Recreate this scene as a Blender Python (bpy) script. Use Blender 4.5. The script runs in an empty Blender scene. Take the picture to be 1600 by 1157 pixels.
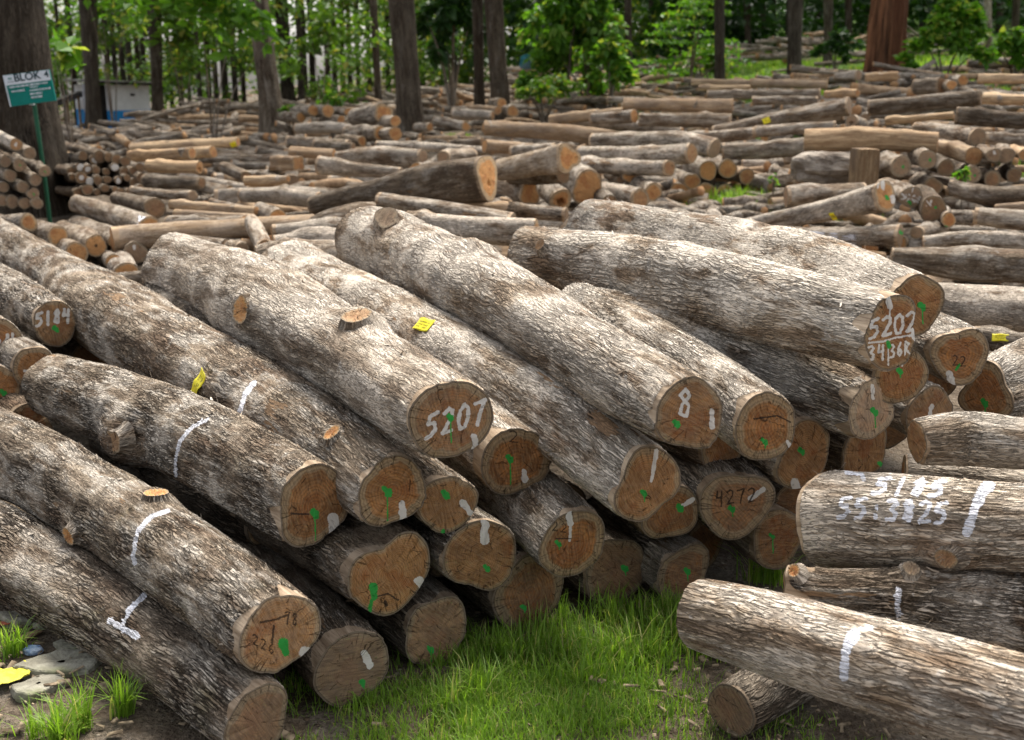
import bpy, math, random
import numpy as np

# ------------------------------------------------------------------ camera, sky, sun, exposure
S = bpy.context.scene
F, H, HZ = 1778.0, 1.7, 118.0
PITCH = math.atan((578.5 - HZ) / F)
cam_d = bpy.data.cameras.new('camera'); cam = bpy.data.objects.new('camera', cam_d)
S.collection.objects.link(cam); S.camera = cam
cam.location = (0, 0, H); cam.rotation_euler = (math.pi / 2 - PITCH, 0, 0)
cam_d.sensor_width = 36; cam_d.lens = 36 * F / 1600
cam_d.clip_start = 0.05; cam_d.clip_end = 1000
cam_d.dof.use_dof = True; cam_d.dof.focus_distance = 3.6; cam_d.dof.aperture_fstop = 4.0
SUN_EL, SUN_AZ = math.radians(58), math.radians(20)       # azimuth from +Y towards +X
W = bpy.data.worlds.new('World'); S.world = W; W.use_nodes = True
wn = W.node_tree.nodes; wl = W.node_tree.links
sky = wn.new('ShaderNodeTexSky'); sky.sky_type = 'NISHITA'; sky.sun_disc = False
sky.sun_elevation = SUN_EL; sky.sun_rotation = SUN_AZ
sky.air_density = 1.0; sky.dust_density = 4.0; sky.ozone_density = 1.0
hs = wn.new('ShaderNodeHueSaturation'); hs.inputs['Saturation'].default_value = 0.35
wl.new(sky.outputs[0], hs.inputs['Color'])
wl.new(hs.outputs[0], wn['Background'].inputs[0]); wn['Background'].inputs[1].default_value = 0.12
sun_d = bpy.data.lights.new('sun', 'SUN'); sun_d.energy = 2.3; sun_d.angle = math.radians(22); sun_d.color = (1, .955, .88)
sun = bpy.data.objects.new('sun', sun_d); S.collection.objects.link(sun)
sun.rotation_euler = (math.pi / 2 - SUN_EL, 0, math.pi - SUN_AZ)
S.view_settings.view_transform = 'Standard'; S.view_settings.look = 'None'
S.view_settings.exposure = 1.42; S.view_settings.gamma = 1.0
S.cycles.max_bounces = 6; S.cycles.diffuse_bounces = 3; S.cycles.transparent_max_bounces = 6
S.cycles.use_denoising = True

rng = np.random.default_rng(7)
rnd = random.Random(11)

# ------------------------------------------------------------------ maths helpers
def ray(x, y):
    a = (x - 800) / F; b = -(y - 578.5) / F
    return np.array([a, math.cos(PITCH) + b * math.sin(PITCH), -math.sin(PITCH) + b * math.cos(PITCH)])
def at_z(x, y, z):
    r = ray(x, y); t = (z - H) / r[2]; return np.array([0, 0, H]) + r * t, t
def at_D(x, y, D):
    r = ray(x, y); t = D / r[1]; return np.array([0, 0, H]) + r * t, t
def proj(P):
    P = np.asarray(P, float); d = P - np.array([0, 0, H])
    c, s = math.cos(PITCH), math.sin(PITCH)
    dep = d[..., 1] * c - d[..., 2] * s; up = d[..., 1] * s + d[..., 2] * c
    dep = np.maximum(dep, 1e-3)
    return np.stack([800 + F * d[..., 0] / dep, 578.5 - F * up / dep], -1), dep
def _h(i, j, k, s):
    n = (i.astype(np.int64) * 374761393 + j.astype(np.int64) * 668265263 + k.astype(np.int64) * 2147483647 + s * 974634777) & 0xffffffff
    n = ((n ^ (n >> 13)) * 1274126177) & 0xffffffff
    n = ((n ^ (n >> 16)) * 2246822519) & 0xffffffff
    return ((n ^ (n >> 15)) & 0xffffff) / float(0xffffff)
def vn(p, s=0):
    f = np.floor(p); q = p - f; q = q * q * (3 - 2 * q)
    i, j, k = f[..., 0], f[..., 1], f[..., 2]; x, y, z = q[..., 0], q[..., 1], q[..., 2]
    r = 0
    for a in (0, 1):
        for b in (0, 1):
            for c in (0, 1):
                w = (x if a else 1 - x) * (y if b else 1 - y) * (z if c else 1 - z)
                r = r + w * _h(i + a, j + b, k + c, s)
    return r * 2 - 1
def fbm(p, s=0, o=3):
    r = 0; a = 1.0; t = 0
    for n in range(o):
        r = r + a * vn(p * 2 ** n, s + n); t += a; a *= .5
    return r / t
def sst(a, b, x):
    t = np.clip((x - a) / (b - a), 0, 1); return t * t * (3 - 2 * t)
SLX = [-900, 0, 300, 600, 800, 1100, 1400, 1700, 2500]
SLV = [-.02, -.02, -.012, .006, .018, .052, .083, .088, .09]
def ground_h(X, Y):
    X = np.asarray(X, float); Y = np.asarray(Y, float)
    px = 800 + F * X / np.maximum(Y, 3)
    sl = np.interp(px, SLX, SLV)
    d = np.maximum(0, Y - 9)
    return sl * d * d / (d + 3)
def at_ground(x, y, z=0.0):
    r = ray(x, y); t = 2.0
    while t < 260:
        P = np.array([0, 0, H]) + r * t
        if P[2] < ground_h(P[0], P[1]) + z: return P, t
        t *= 1.004
    return P, t

# ------------------------------------------------------------------ object helpers
def mesh_obj(name, V, faces, mat, parent=None, attrs=None, smooth=True, color=None):
    me = bpy.data.meshes.new(name)
    V = np.asarray(V, np.float32)
    if isinstance(faces, np.ndarray):
        nf, k = faces.shape
        me.vertices.add(len(V)); me.vertices.foreach_set('co', V.ravel())
        me.loops.add(nf * k); me.loops.foreach_set('vertex_index', faces.astype(np.int32).ravel())
        me.polygons.add(nf); me.polygons.foreach_set('loop_start', np.arange(0, nf * k, k, dtype=np.int32))
        me.update(calc_edges=True)
    else:
        me.from_pydata([tuple(map(float, v)) for v in V], [], [tuple(map(int, f)) for f in faces])
    for n, (ty, arr) in (attrs or {}).items():
        at = me.attributes.new(n, ty, 'POINT')
        key = {'FLOAT': 'value', 'FLOAT_VECTOR': 'vector', 'FLOAT_COLOR': 'color'}[ty]
        at.data.foreach_set(key, np.asarray(arr, np.float32).ravel())
    me.shade_smooth() if smooth else me.shade_flat()
    me.materials.append(mat)
    o = bpy.data.objects.new(name, me); S.collection.objects.link(o)
    if parent is not None: o.parent = parent
    if color: o.color = tuple(color) + (1.0,) if len(color) == 3 else color
    return o
def tag(o, label=None, cat=None, group=None, kind=None):
    if label: o['label'] = label
    if cat: o['category'] = cat
    if group: o['group'] = group
    if kind: o['kind'] = kind
    return o
def empty(name, loc, label, cat, group=None):
    o = bpy.data.objects.new(name, None); S.collection.objects.link(o); o.location = tuple(map(float, loc))
    o.empty_display_size = .1
    return tag(o, label, cat, group)

class MB:
    """collects boxes and quads, builds one mesh"""
    def __init__(s): s.v = []; s.f = []
    def box(s, c, sz, R=None, taper=1.0):
        n = len(s.v); c = np.array(c, float); sx, sy, sz_ = [q / 2 for q in sz]
        P = [(-sx, -sy, -sz_), (sx, -sy, -sz_), (sx, sy, -sz_), (-sx, sy, -sz_), (-sx * taper, -sy * taper, sz_), (sx * taper, -sy * taper, sz_), (sx * taper, sy * taper, sz_), (-sx * taper, sy * taper, sz_)]
        for p in P:
            p = np.array(p)
            if R is not None: p = R @ p
            s.v.append(p + c)
        s.f += [tuple(n + i for i in q) for q in ((0, 3, 2, 1), (4, 5, 6, 7), (0, 1, 5, 4), (1, 2, 6, 5), (2, 3, 7, 6), (3, 0, 4, 7))]
    def poly(s, P):
        n = len(s.v); s.v += [np.array(p, float) for p in P]; s.f.append(tuple(range(n, n + len(P))))
    def build(s, name, mat, parent=None, **k):
        off = np.array(parent.location) if parent is not None and parent.type == 'EMPTY' else 0
        return mesh_obj(name, np.array(s.v) - off, s.f, mat, parent, smooth=False, **k)
def rotz(a): c, s_ = math.cos(a), math.sin(a); return np.array([[c, -s_, 0], [s_, c, 0], [0, 0, 1]])
def roty(a): c, s_ = math.cos(a), math.sin(a); return np.array([[c, 0, s_], [0, 1, 0], [-s_, 0, c]])
def rotx(a): c, s_ = math.cos(a), math.sin(a); return np.array([[1, 0, 0], [0, c, -s_], [0, s_, c]])

# ------------------------------------------------------------------ materials
class NT:
    def __init__(s, name):
        s.m = bpy.data.materials.new(name); s.m.use_nodes = True; s.t = s.m.node_tree
        for n in list(s.t.nodes): s.t.nodes.remove(n)
        s.out = s.t.nodes.new('ShaderNodeOutputMaterial')
    def n(s, ty, ins=None, **kw):
        d = s.t.nodes.new('ShaderNode' + ty)
        for k, v in kw.items(): setattr(d, k, v)
        for k, v in (ins or {}).items():
            if hasattr(v, 'is_linked') or hasattr(v, 'links'): s.t.links.new(v, d.inputs[k])
            else: d.inputs[k].default_value = v
        return d
    def math(s, op, a, b=0.0, c=0.0, clamp=False):
        d = s.n('Math', {0: a, 1: b, 2: c}, operation=op); d.use_clamp = clamp; return d.outputs[0]
    def mul(s, a, b): return s.math('MULTIPLY', a, b)
    def add(s, a, b): return s.math('ADD', a, b)
    def ss(s, x, a, b):      # smoothstep a->b to 0->1
        d = s.n('MapRange', {0: x, 1: a, 2: b, 3: 0.0, 4: 1.0}, interpolation_type='SMOOTHSTEP'); return d.outputs[0]
    def rng(s, x, a, b, c, e): return s.n('MapRange', {0: x, 1: a, 2: b, 3: c, 4: e}).outputs[0]
    def mix(s, f, a, b, mode='MIX'):
        d = s.t.nodes.new('ShaderNodeMix'); d.data_type = 'RGBA'; d.blend_type = mode
        for i, v in ((0, f), (6, a), (7, b)):
            if hasattr(v, 'links'): s.t.links.new(v, d.inputs[i])
            else: d.inputs[i].default_value = (tuple(v) + (1,) if isinstance(v, (tuple, list)) and len(v) == 3 else v)
        return d.outputs[2]
    def attr(s, name): return s.n('Attribute', attribute_name=name)
    def vmul(s, v, xyz): return s.n('VectorMath', {0: v, 1: xyz}, operation='MULTIPLY').outputs[0]
    def vadd(s, v, w): return s.n('VectorMath', {0: v, 1: w}, operation='ADD').outputs[0]
    def noise(s, v, scale, detail=3, rough=.55, dist=0.0):
        return s.n('TexNoise', {'Vector': v, 'Scale': scale, 'Detail': detail, 'Roughness': rough, 'Distortion': dist})
    def bsdf(s, col, rough=.9, normal=None, spec=.2, **k):
        d = s.n('BsdfPrincipled', {'Base Color': col, 'Roughness': rough, 'Specular IOR Level': spec})
        if normal is not None: s.t.links.new(normal, d.inputs['Normal'])
        return d.outputs[0]
    def bump(s, h, dist, strength=1.0): return s.n('Bump', {'Height': h, 'Distance': dist, 'Strength': strength}).outputs[0]
    def surf(s, sh): s.t.links.new(sh, s.out.inputs['Surface'])

def bark_material(name, near):
    t = NT(name)
    bk0 = t.attr('bk').outputs['Vector']
    oi = t.n('ObjectInfo'); rv_ = oi.outputs['Random']
    bk = t.n('VectorMath', {0: bk0, 'Scale': t.rng(rv_, 0, 1, .72, 1.5)}, operation='SCALE').outputs[0]
    rb = t.math('FRACT', t.mul(rv_, 17.3)); rc = t.math('FRACT', t.mul(rv_, 41.7)); oc = t.n('SeparateColor', {0: oi.outputs['Color']})
    tone, pale, warm = oc.outputs[0], oc.outputs[1], oc.outputs[2]
    # warp so that the fissures wander
    wz = t.noise(t.vmul(bk, (1, 1, .6)), 7, 3, .5).outputs['Color']
    wv = t.vmul(t.vadd(wz, (-.5, -.5, -.5)), (.05, .05, .06))
    c1 = t.vadd(bk, wv)
    depthv = t.noise(bk, 4.5, 3).outputs[0]                       # where the bark is deeply cracked
    deep = t.mul(t.rng(depthv, .36, .60, .2, 1.0), t.rng(rb, 0, 1, .55, 1.1))
    n1 = t.noise(t.vmul(c1, (1, 1, .085)), 70, 2.5, .6).outputs[0]
    fis1 = t.mul(t.math('SUBTRACT', 1.0, t.ss(t.math('ABSOLUTE', t.add(n1, -.5)), .010, .045)), deep)
    n2 = t.noise(t.vmul(c1, (1, 1, .12)), 150, 2, .6).outputs[0]
    fis2 = t.mul(t.math('SUBTRACT', 1.0, t.ss(t.math('ABSOLUTE', t.add(n2, -.5)), .004, .055)), .7)
    n3 = t.noise(t.vmul(c1, (.35, .35, 1)), 34, 3, .6).outputs[0]
    fis3 = t.mul(t.math('SUBTRACT', 1.0, t.ss(t.math('ABSOLUTE', t.add(n3, -.5)), .0, .014)), t.mul(deep, .35))
    vc = t.vmul(t.vadd(c1, t.vmul(t.vadd(t.noise(t.vmul(bk, (1, 1, .5)), 60, 2, .6).outputs['Color'], (-.5, -.5, -.5)), (.007, .007, .02))), (1, 1, .085))
    vo = t.n('TexVoronoi', {'Vector': vc, 'Scale': 74.0}, feature='DISTANCE_TO_EDGE').outputs[0]
    vf = t.mul(t.math('SUBTRACT', 1.0, t.ss(vo, .01, .11)), t.mul(t.rng(depthv, .36, .54, .15, 1.0), t.rng(rb, 0, 1, .62, 1.0)))
    fis = t.math('MAXIMUM', t.math('MAXIMUM', t.mul(vf, .95), fis1), t.math('MAXIMUM', fis2, fis3))
    fine = t.noise(t.vmul(bk, (1, 1, .3)), 300, 3, .7).outputs[0]
    mid = t.noise(t.vmul(c1, (1, 1, .16)), 26, 3, .5).outputs[0]
    big = t.noise(t.vmul(bk, (1, 1, .5)), 3.4, 5, .62).outputs[0]
    col = t.mix(t.ss(mid, .28, .66), t.mix(rc, (.250, .200, .150), (.235, .168, .112)), t.mix(rc, (.510, .450, .365), (.510, .410, .295)))
    col = t.mix(t.mul(t.ss(big, .52, .66), .55), col, (.225, .140, .088))
    # pale weathered crust
    pn = t.add(t.mul(t.noise(t.vadd(t.vmul(bk, (1, 1, .5)), (5, 2, 9)), 5.5, 5, .7).outputs[0], .65), t.mul(mid, .35))
    pm = t.ss(t.add(pn, t.rng(pale, 0, 1, -.13, .14)), .46, .57)
    col = t.mix(t.mul(pm, .85), col, (.70, .64, .55))
    sp = t.ss(t.noise(bk, 14, 4, .6).outputs[0], .635, .67)
    col = t.mix(t.mul(sp, t.rng(pale, 0, 1, .1, .95)), col, (.74, .70, .63))
    gl = t.ss(t.noise(t.vadd(bk, (3, 1, 7)), 5, 4, .6).outputs[0], .56, .72)
    col = t.mix(t.mul(gl, t.rng(rb, .5, 1, .0, .5)), col, (.20, .185, .095))
    pl = t.ss(t.noise(t.vadd(t.vmul(bk, (1, 1, .22)), (8, 1, 3)), 8.0, 4, .62).outputs[0], t.rng(rc, 0, 1, .72, .64), t.rng(rc, 0, 1, .735, .665))
    col = t.mix(t.mul(pl, t.ss(rc, .3, .5)), col, t.mix(mid, (.20, .115, .065), (.42, .29, .17)))
    col = t.mix(t.rng(fine, .3, .6, .26, 0.0), col, (.10, .074, .05))
    # fissures are really full of dark dirt
    col = t.mix(t.mul(fis, .93), col, (.026, .018, .012))
    # debarked collar near a saw cut
    rim = t.attr('rim').outputs['Fac']
    rimn = t.ss(t.add(rim, t.mul(t.add(mid, -.5), .7)), .42, .56)
    cr = t.ss(t.math('ABSOLUTE', t.add(t.noise(t.vmul(bk, (1, 1, .05)), 55, 2).outputs[0], -.5)), .0, .02)
    wood = t.mix(t.ss(mid, .3, .7), (.24, .175, .115), (.50, .40, .29))
    wood = t.mix(t.mul(t.math('SUBTRACT', 1.0, cr), .6), wood, (.10, .06, .035))
    col = t.mix(rimn, col, wood)
    # bare (skinned) logs
    bare = t.attr('bare').outputs['Fac']
    bwn = t.noise(t.vmul(c1, (1, 1, .05)), 55, 4, .65).outputs[0]
    bw = t.mix(t.ss(bwn, .3, .7), t.mix(rc, (.20, .125, .070), (.27, .185, .11)), t.mix(rc, (.40, .29, .175), (.56, .44, .29)))
    bw = t.mix(t.mul(t.math('SUBTRACT', 1.0, t.ss(t.math('ABSOLUTE', t.add(bwn, -.5)), .0, .02)), .7), bw, (.05, .035, .022))
    bw = t.mix(t.mul(t.ss(big, .48, .62), .6), bw, (.16, .125, .095))
    bw = t.mix(t.mul(t.ss(mid, .58, .66), .5), bw, (.12, .07, .04))
    bare = t.mul(bare, t.ss(t.noise(t.vadd(bk, (4, 4, 4)), 3.5, 3).outputs[0], .30, .36))
    col = t.mix(bare, col, bw)
    # object tone
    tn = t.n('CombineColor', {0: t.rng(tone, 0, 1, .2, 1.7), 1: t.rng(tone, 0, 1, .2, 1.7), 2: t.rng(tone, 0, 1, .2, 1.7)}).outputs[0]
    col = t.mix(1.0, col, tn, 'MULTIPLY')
    col = t.mix(t.math('MULTIPLY_ADD', warm, .6, .14), col, t.mix(1.0, col, (1.1, .88, .68), 'MULTIPLY'))
    # paint
    pc = t.n('SeparateColor', {0: t.attr('paint').outputs['Color']})
    brk = t.add(t.add(t.mul(t.add(fine, -.5), 1.3), t.mul(t.add(mid, -.5), .9)), t.mul(fis, -.6))
    wm = t.ss(t.add(t.mul(pc.outputs[0], 1.25), brk), .34, .5)
    col = t.mix(wm, col, (.82, .81, .84))
    bl = t.ss(t.add(pc.outputs[2], brk), .3, .5)
    col = t.mix(bl, col, (.02, .018, .016))
    nofis = t.math('SUBTRACT', 1.0, t.math('MAXIMUM', t.math('MAXIMUM', rimn, bare), t.mul(pl, t.ss(rc, .3, .5))))
    h = t.add(t.mul(t.mul(fis, -1.0), nofis), t.add(t.mul(mid, .45), t.mul(fine, .22)))
    if near:
        b = t.bump(h, .0056, 1.0)
        hd = t.mul(t.add(t.mul(t.math('MAXIMUM', fis1, vf), -.8), t.mul(mid, .9)), nofis)
        dsp = t.n('Displacement', {'Height': hd, 'Midlevel': .3, 'Scale': .0042})
        t.t.links.new(dsp.outputs[0], t.out.inputs['Displacement'])
        t.m.displacement_method = 'BOTH'
    else:
        b = t.bump(h, .009, 1.0)
    t.surf(t.bsdf(col, .88, b, .12))
    return t.m

def cut_material():
    t = NT('cut_wood')
    fc = t.attr('fc').outputs['Vector']; sx = t.n('SeparateXYZ', {0: fc})
    rho = sx.outputs[2]
    oi = t.n('ObjectInfo'); oc = t.n('SeparateColor', {0: oi.outputs['Color']})
    tone, orange, grey = oc.outputs
    rv = t.n('CombineXYZ', {0: oi.outputs['Random'], 1: t.mul(oi.outputs['Random'], 7.3), 2: 0.0}).outputs[0]
    p = t.vadd(t.vmul(fc, (1, 1, 0)), t.vmul(rv, (9, 9, 9)))
    n1 = t.noise(p, 14, 4, .65).outputs[0]; rnd_ = t.math('FRACT', t.mul(oi.outputs['Random'], 23.1)); n2 = t.noise(p, 60, 4, .65).outputs[0]; n3 = t.noise(p, 300, 3, .6).outputs[0]
    rw = t.add(rho, t.mul(t.add(n1, -.5), .22))
    ring = t.math('SINE', t.add(t.mul(rw, t.rng(rnd_, 0, 1, 60.0, 120.0)), t.mul(n2, 3.0)))
    ring2 = t.math('SINE', t.mul(rw, 37.0))
    heart = t.mix(t.ss(n1, .38, .62), t.mix(rnd_, (.180, .066, .022), (.20, .10, .044)), t.mix(rnd_, (.50, .185, .048), (.46, .24, .10)))
    heart = t.mix(t.mul(orange, .9), heart, t.mix(n1, (.40, .165, .045), (.66, .34, .12)))
    ho = t.ss(t.add(t.noise(p, 9, 2, .5).outputs[0], t.mul(rho, -.22)), .42, .52)
    heart = t.mix(t.mul(ho, .65), heart, (.34, .105, .026))
    sap = t.mix(n2, (.24, .16, .08), (.54, .40, .24))
    sapm = t.ss(t.add(rho, t.mul(t.add(n1, -.5), .5)), t.rng(rnd_, 0, 1, .68, .84), t.rng(rnd_, 0, 1, .76, .96))
    col = t.mix(sapm, heart, sap)
    col = t.mix(t.rng(ring, -1, 1, 0, .42), col, (.075, .036, .016))
    col = t.mix(t.rng(ring2, -1, 1, 0, .16), col, (.40, .24, .12))
    gn = t.ss(t.add(n2, t.mul(grey, .55)), .45, .72)
    col = t.mix(t.mul(gn, t.rng(grey, 0, 1, .12, .85)), col, (.25, .205, .15))
    # saw marks
    ang = t.mul(oi.outputs['Random'], 1.4)
    sv = t.n('VectorRotate', {'Vector': fc, 'Angle': ang}, rotation_type='Z_AXIS').outputs[0]
    svn = t.noise(t.vmul(sv, (.11, 1, 0)), 170, 3, .7).outputs[0]
    col = t.mix(t.rng(svn, .46, .72, 0, .42), col, (.42, .27, .14))
    col = t.mix(t.rng(svn, .55, .3, 0, .4), col, (.06, .03, .015))
    # cracks and dark rim under the bark
    v = t.n('TexVoronoi', {'Vector': t.vadd(t.vmul(p, (1, 1, 1)), t.vmul(t.noise(p, 45, 3).outputs['Color'], (.02, .02, 0))), 'Scale': 17.0}, feature='DISTANCE_TO_EDGE').outputs[0]
    crk = t.mul(t.math('SUBTRACT', 1.0, t.ss(v, .0, .018)), t.ss(t.noise(p, 21, 2).outputs[0], .54, .60))
    aa = t.n('Math', {0: sx.outputs[1], 1: sx.outputs[0]}, operation='ARCTAN2').outputs[0]
    an = t.noise(t.n('CombineXYZ', {0: t.math('COSINE', aa), 1: t.math('SINE', aa), 2: t.add(t.mul(rho, .12), t.mul(rnd_, 30.0))}).outputs[0], 3.2, 3, .6).outputs[0]
    rad = t.mul(t.math('SUBTRACT', 1.0, t.ss(t.math('ABSOLUTE', t.add(an, -.5)), .0, t.mul(rho, .011))), t.mul(t.ss(rho, .12, .3), t.ss(n1, .42, .52)))
    crk = t.math('MAXIMUM', crk, rad)
    col = t.mix(t.mul(crk, .72), col, (.03, .016, .009))
    bkl = t.mul(t.ss(rho, .935, .95), t.math('SUBTRACT', 1.0, t.ss(rho, .955, .965)))
    col = t.mix(t.mul(bkl, .75), col, (.05, .03, .02))
    col = t.mix(t.ss(rho, .958, .972), col, (.20, .155, .11))
    tn = t.rng(tone, 0, 1, .3, 1.7); col = t.mix(1.0, col, t.n('CombineColor', {0: tn, 1: tn, 2: tn}).outputs[0], 'MULTIPLY')
    pc = t.n('SeparateColor', {0: t.attr('paint').outputs['Color']})
    brk = t.add(t.mul(t.add(n3, -.5), .9), t.mul(t.add(svn, -.5), .9))
    wm = t.ss(t.add(pc.outputs[0], brk), .34, .52); col = t.mix(t.mul(wm, .92), col, (.62, .58, .52))
    gm = t.ss(t.add(pc.outputs[1], t.mul(brk, 1.9)), .42, .58); col = t.mix(gm, col, (.035, .29, .05))
    bm = t.ss(t.add(pc.outputs[2], brk), .3, .5); col = t.mix(t.mul(bm, .85), col, (.03, .02, .015))
    h = t.add(t.add(t.mul(svn, .8), t.mul(n3, .35)), t.add(t.mul(crk, -1.2), t.mul(n2, .4)))
    t.surf(t.bsdf(col, .82, t.bump(h, .0032, 1.0), .15))
    return t.m

def simple_mat(name, c1, c2, scale=8, rough=.85, bump=0.0, stretch=(1, 1, 1), spec=.2, c3=None):
    t = NT(name); tc = t.n('TexCoord').outputs['Object']; v = t.vmul(tc, stretch)
    n = t.noise(v, scale, 5, .62).outputs[0]
    col = t.mix(t.ss(n, .3, .7), c1, c2)
    if c3: col = t.mix(t.ss(t.noise(v, scale * .3, 4).outputs[0], .52, .62), col, c3)
    n2 = t.noise(v, scale * 6, 3).outputs[0]
    col = t.mix(t.rng(n2, .3, .7, .3, 0), col, tuple(q * .55 for q in c1))
    nb = t.bump(t.add(n2, n), bump, 1.0) if bump else None
    t.surf(t.bsdf(col, rough, nb, spec)); return t.m

def leaf_mat(name, c1, c2, trans=.45, c3=None):
    t = NT(name); g = t.n('NewGeometry'); oi = t.n('ObjectInfo')
    n = t.noise(t.n('TexCoord').outputs['Object'], 1.4, 3).outputs[0]
    r = t.attr('lr').outputs['Fac']
    col = t.mix(t.math('MULTIPLY_ADD', n, .7, t.mul(t.add(r, -.25), .6), clamp=True), c1, c2)
    if c3: col = t.mix(t.ss(r, .86, .93), col, c3)
    d = t.bsdf(col, .5, None, .35); tr = t.n('BsdfTranslucent', {'Color': t.mix(1.0, col, (1.25, 1.35, .55), 'MULTIPLY')}).outputs[0]
    mx = t.n('MixShader', {0: trans, 1: d, 2: tr}).outputs[0]
    t.surf(mx); return t.m

M_BARK = bark_material('bark_close', True); M_BARKF = bark_material('bark_plain', False); M_CUT = cut_material()
M_LEAF = leaf_mat('leaf', (.035, .085, .010), (.15, .27, .03), .42, (.28, .27, .05))
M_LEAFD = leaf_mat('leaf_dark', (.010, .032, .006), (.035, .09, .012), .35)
M_LEAFB = leaf_mat('leaf_bright', (.045, .130, .012), (.155, .31, .03), .5, (.32, .36, .07))
M_GRASS = leaf_mat('grass_blade', (.075, .155, .014), (.30, .47, .055), .45, (.40, .38, .14))
M_PLASTIC = simple_mat('yellow_plastic', (.80, .66, .01), (.88, .78, .02), 30, .45, .0004, spec=.4)
M_INK = simple_mat('ink', (.03, .028, .02), (.05, .05, .03), 30)

# ------------------------------------------------------------------ the log builder
def resample(C, R, ds):
    C = np.array(C, float); R = np.array(R, float)
    if len(C) == 2:
        m = (C[0] + C[1]) / 2; C = np.array([C[0], m, C[1]]); R = np.array([R[0], (R[0] + R[1]) / 2, R[1]])
    seg = np.linalg.norm(np.diff(C, axis=0), axis=1); k = np.r_[0, np.cumsum(seg)]; L = k[-1]
    n = max(6, int(L / ds)); s = np.linspace(0, L, n)
    # centripetal-ish cubic through the control points
    def cub(Y):
        Y = Y.reshape(len(Y), -1); m = np.gradient(Y, k, axis=0)
        i = np.clip(np.searchsorted(k, s, side='right') - 1, 0, len(k) - 2)
        h = (k[i + 1] - k[i])[:, None]; t = ((s - k[i])[:, None]) / h
        return (2 * t**3 - 3 * t**2 + 1) * Y[i] + (t**3 - 2 * t**2 + t) * h * m[i] + (-2 * t**3 + 3 * t**2) * Y[i + 1] + (t**3 - t**2) * h * m[i + 1]
    return cub(C), np.maximum(cub(R)[:, 0], .003), s, L

def stroke_mask(px, strokes, n=3):
    out = np.zeros((len(px), n + 1)); out[:, n] = 1
    for ch, w, pts in strokes:
        P = np.array(pts, float); d = np.full(len(px), 1e9)
        if len(P) == 1: d = np.linalg.norm(px - P[0], axis=1)
        for a, b in zip(P[:-1], P[1:]):
            ab = b - a; L2 = max(float(ab @ ab), 1e-6)
            u = np.clip(((px - a) @ ab) / L2, 0, 1)
            d = np.minimum(d, np.linalg.norm(px - a - u[:, None] * ab, axis=1))
        d = d + w * .30 * fbm(np.stack([px[:, 0] / (w * .9), px[:, 1] / (w * .9), np.full(len(px), P[0][0])], -1), 3, 2)
        c = 'wgb'.index(ch)
        out[:, c] = np.maximum(out[:, c], 1 - sst(w * .35, w * .75, d))
    return out

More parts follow.
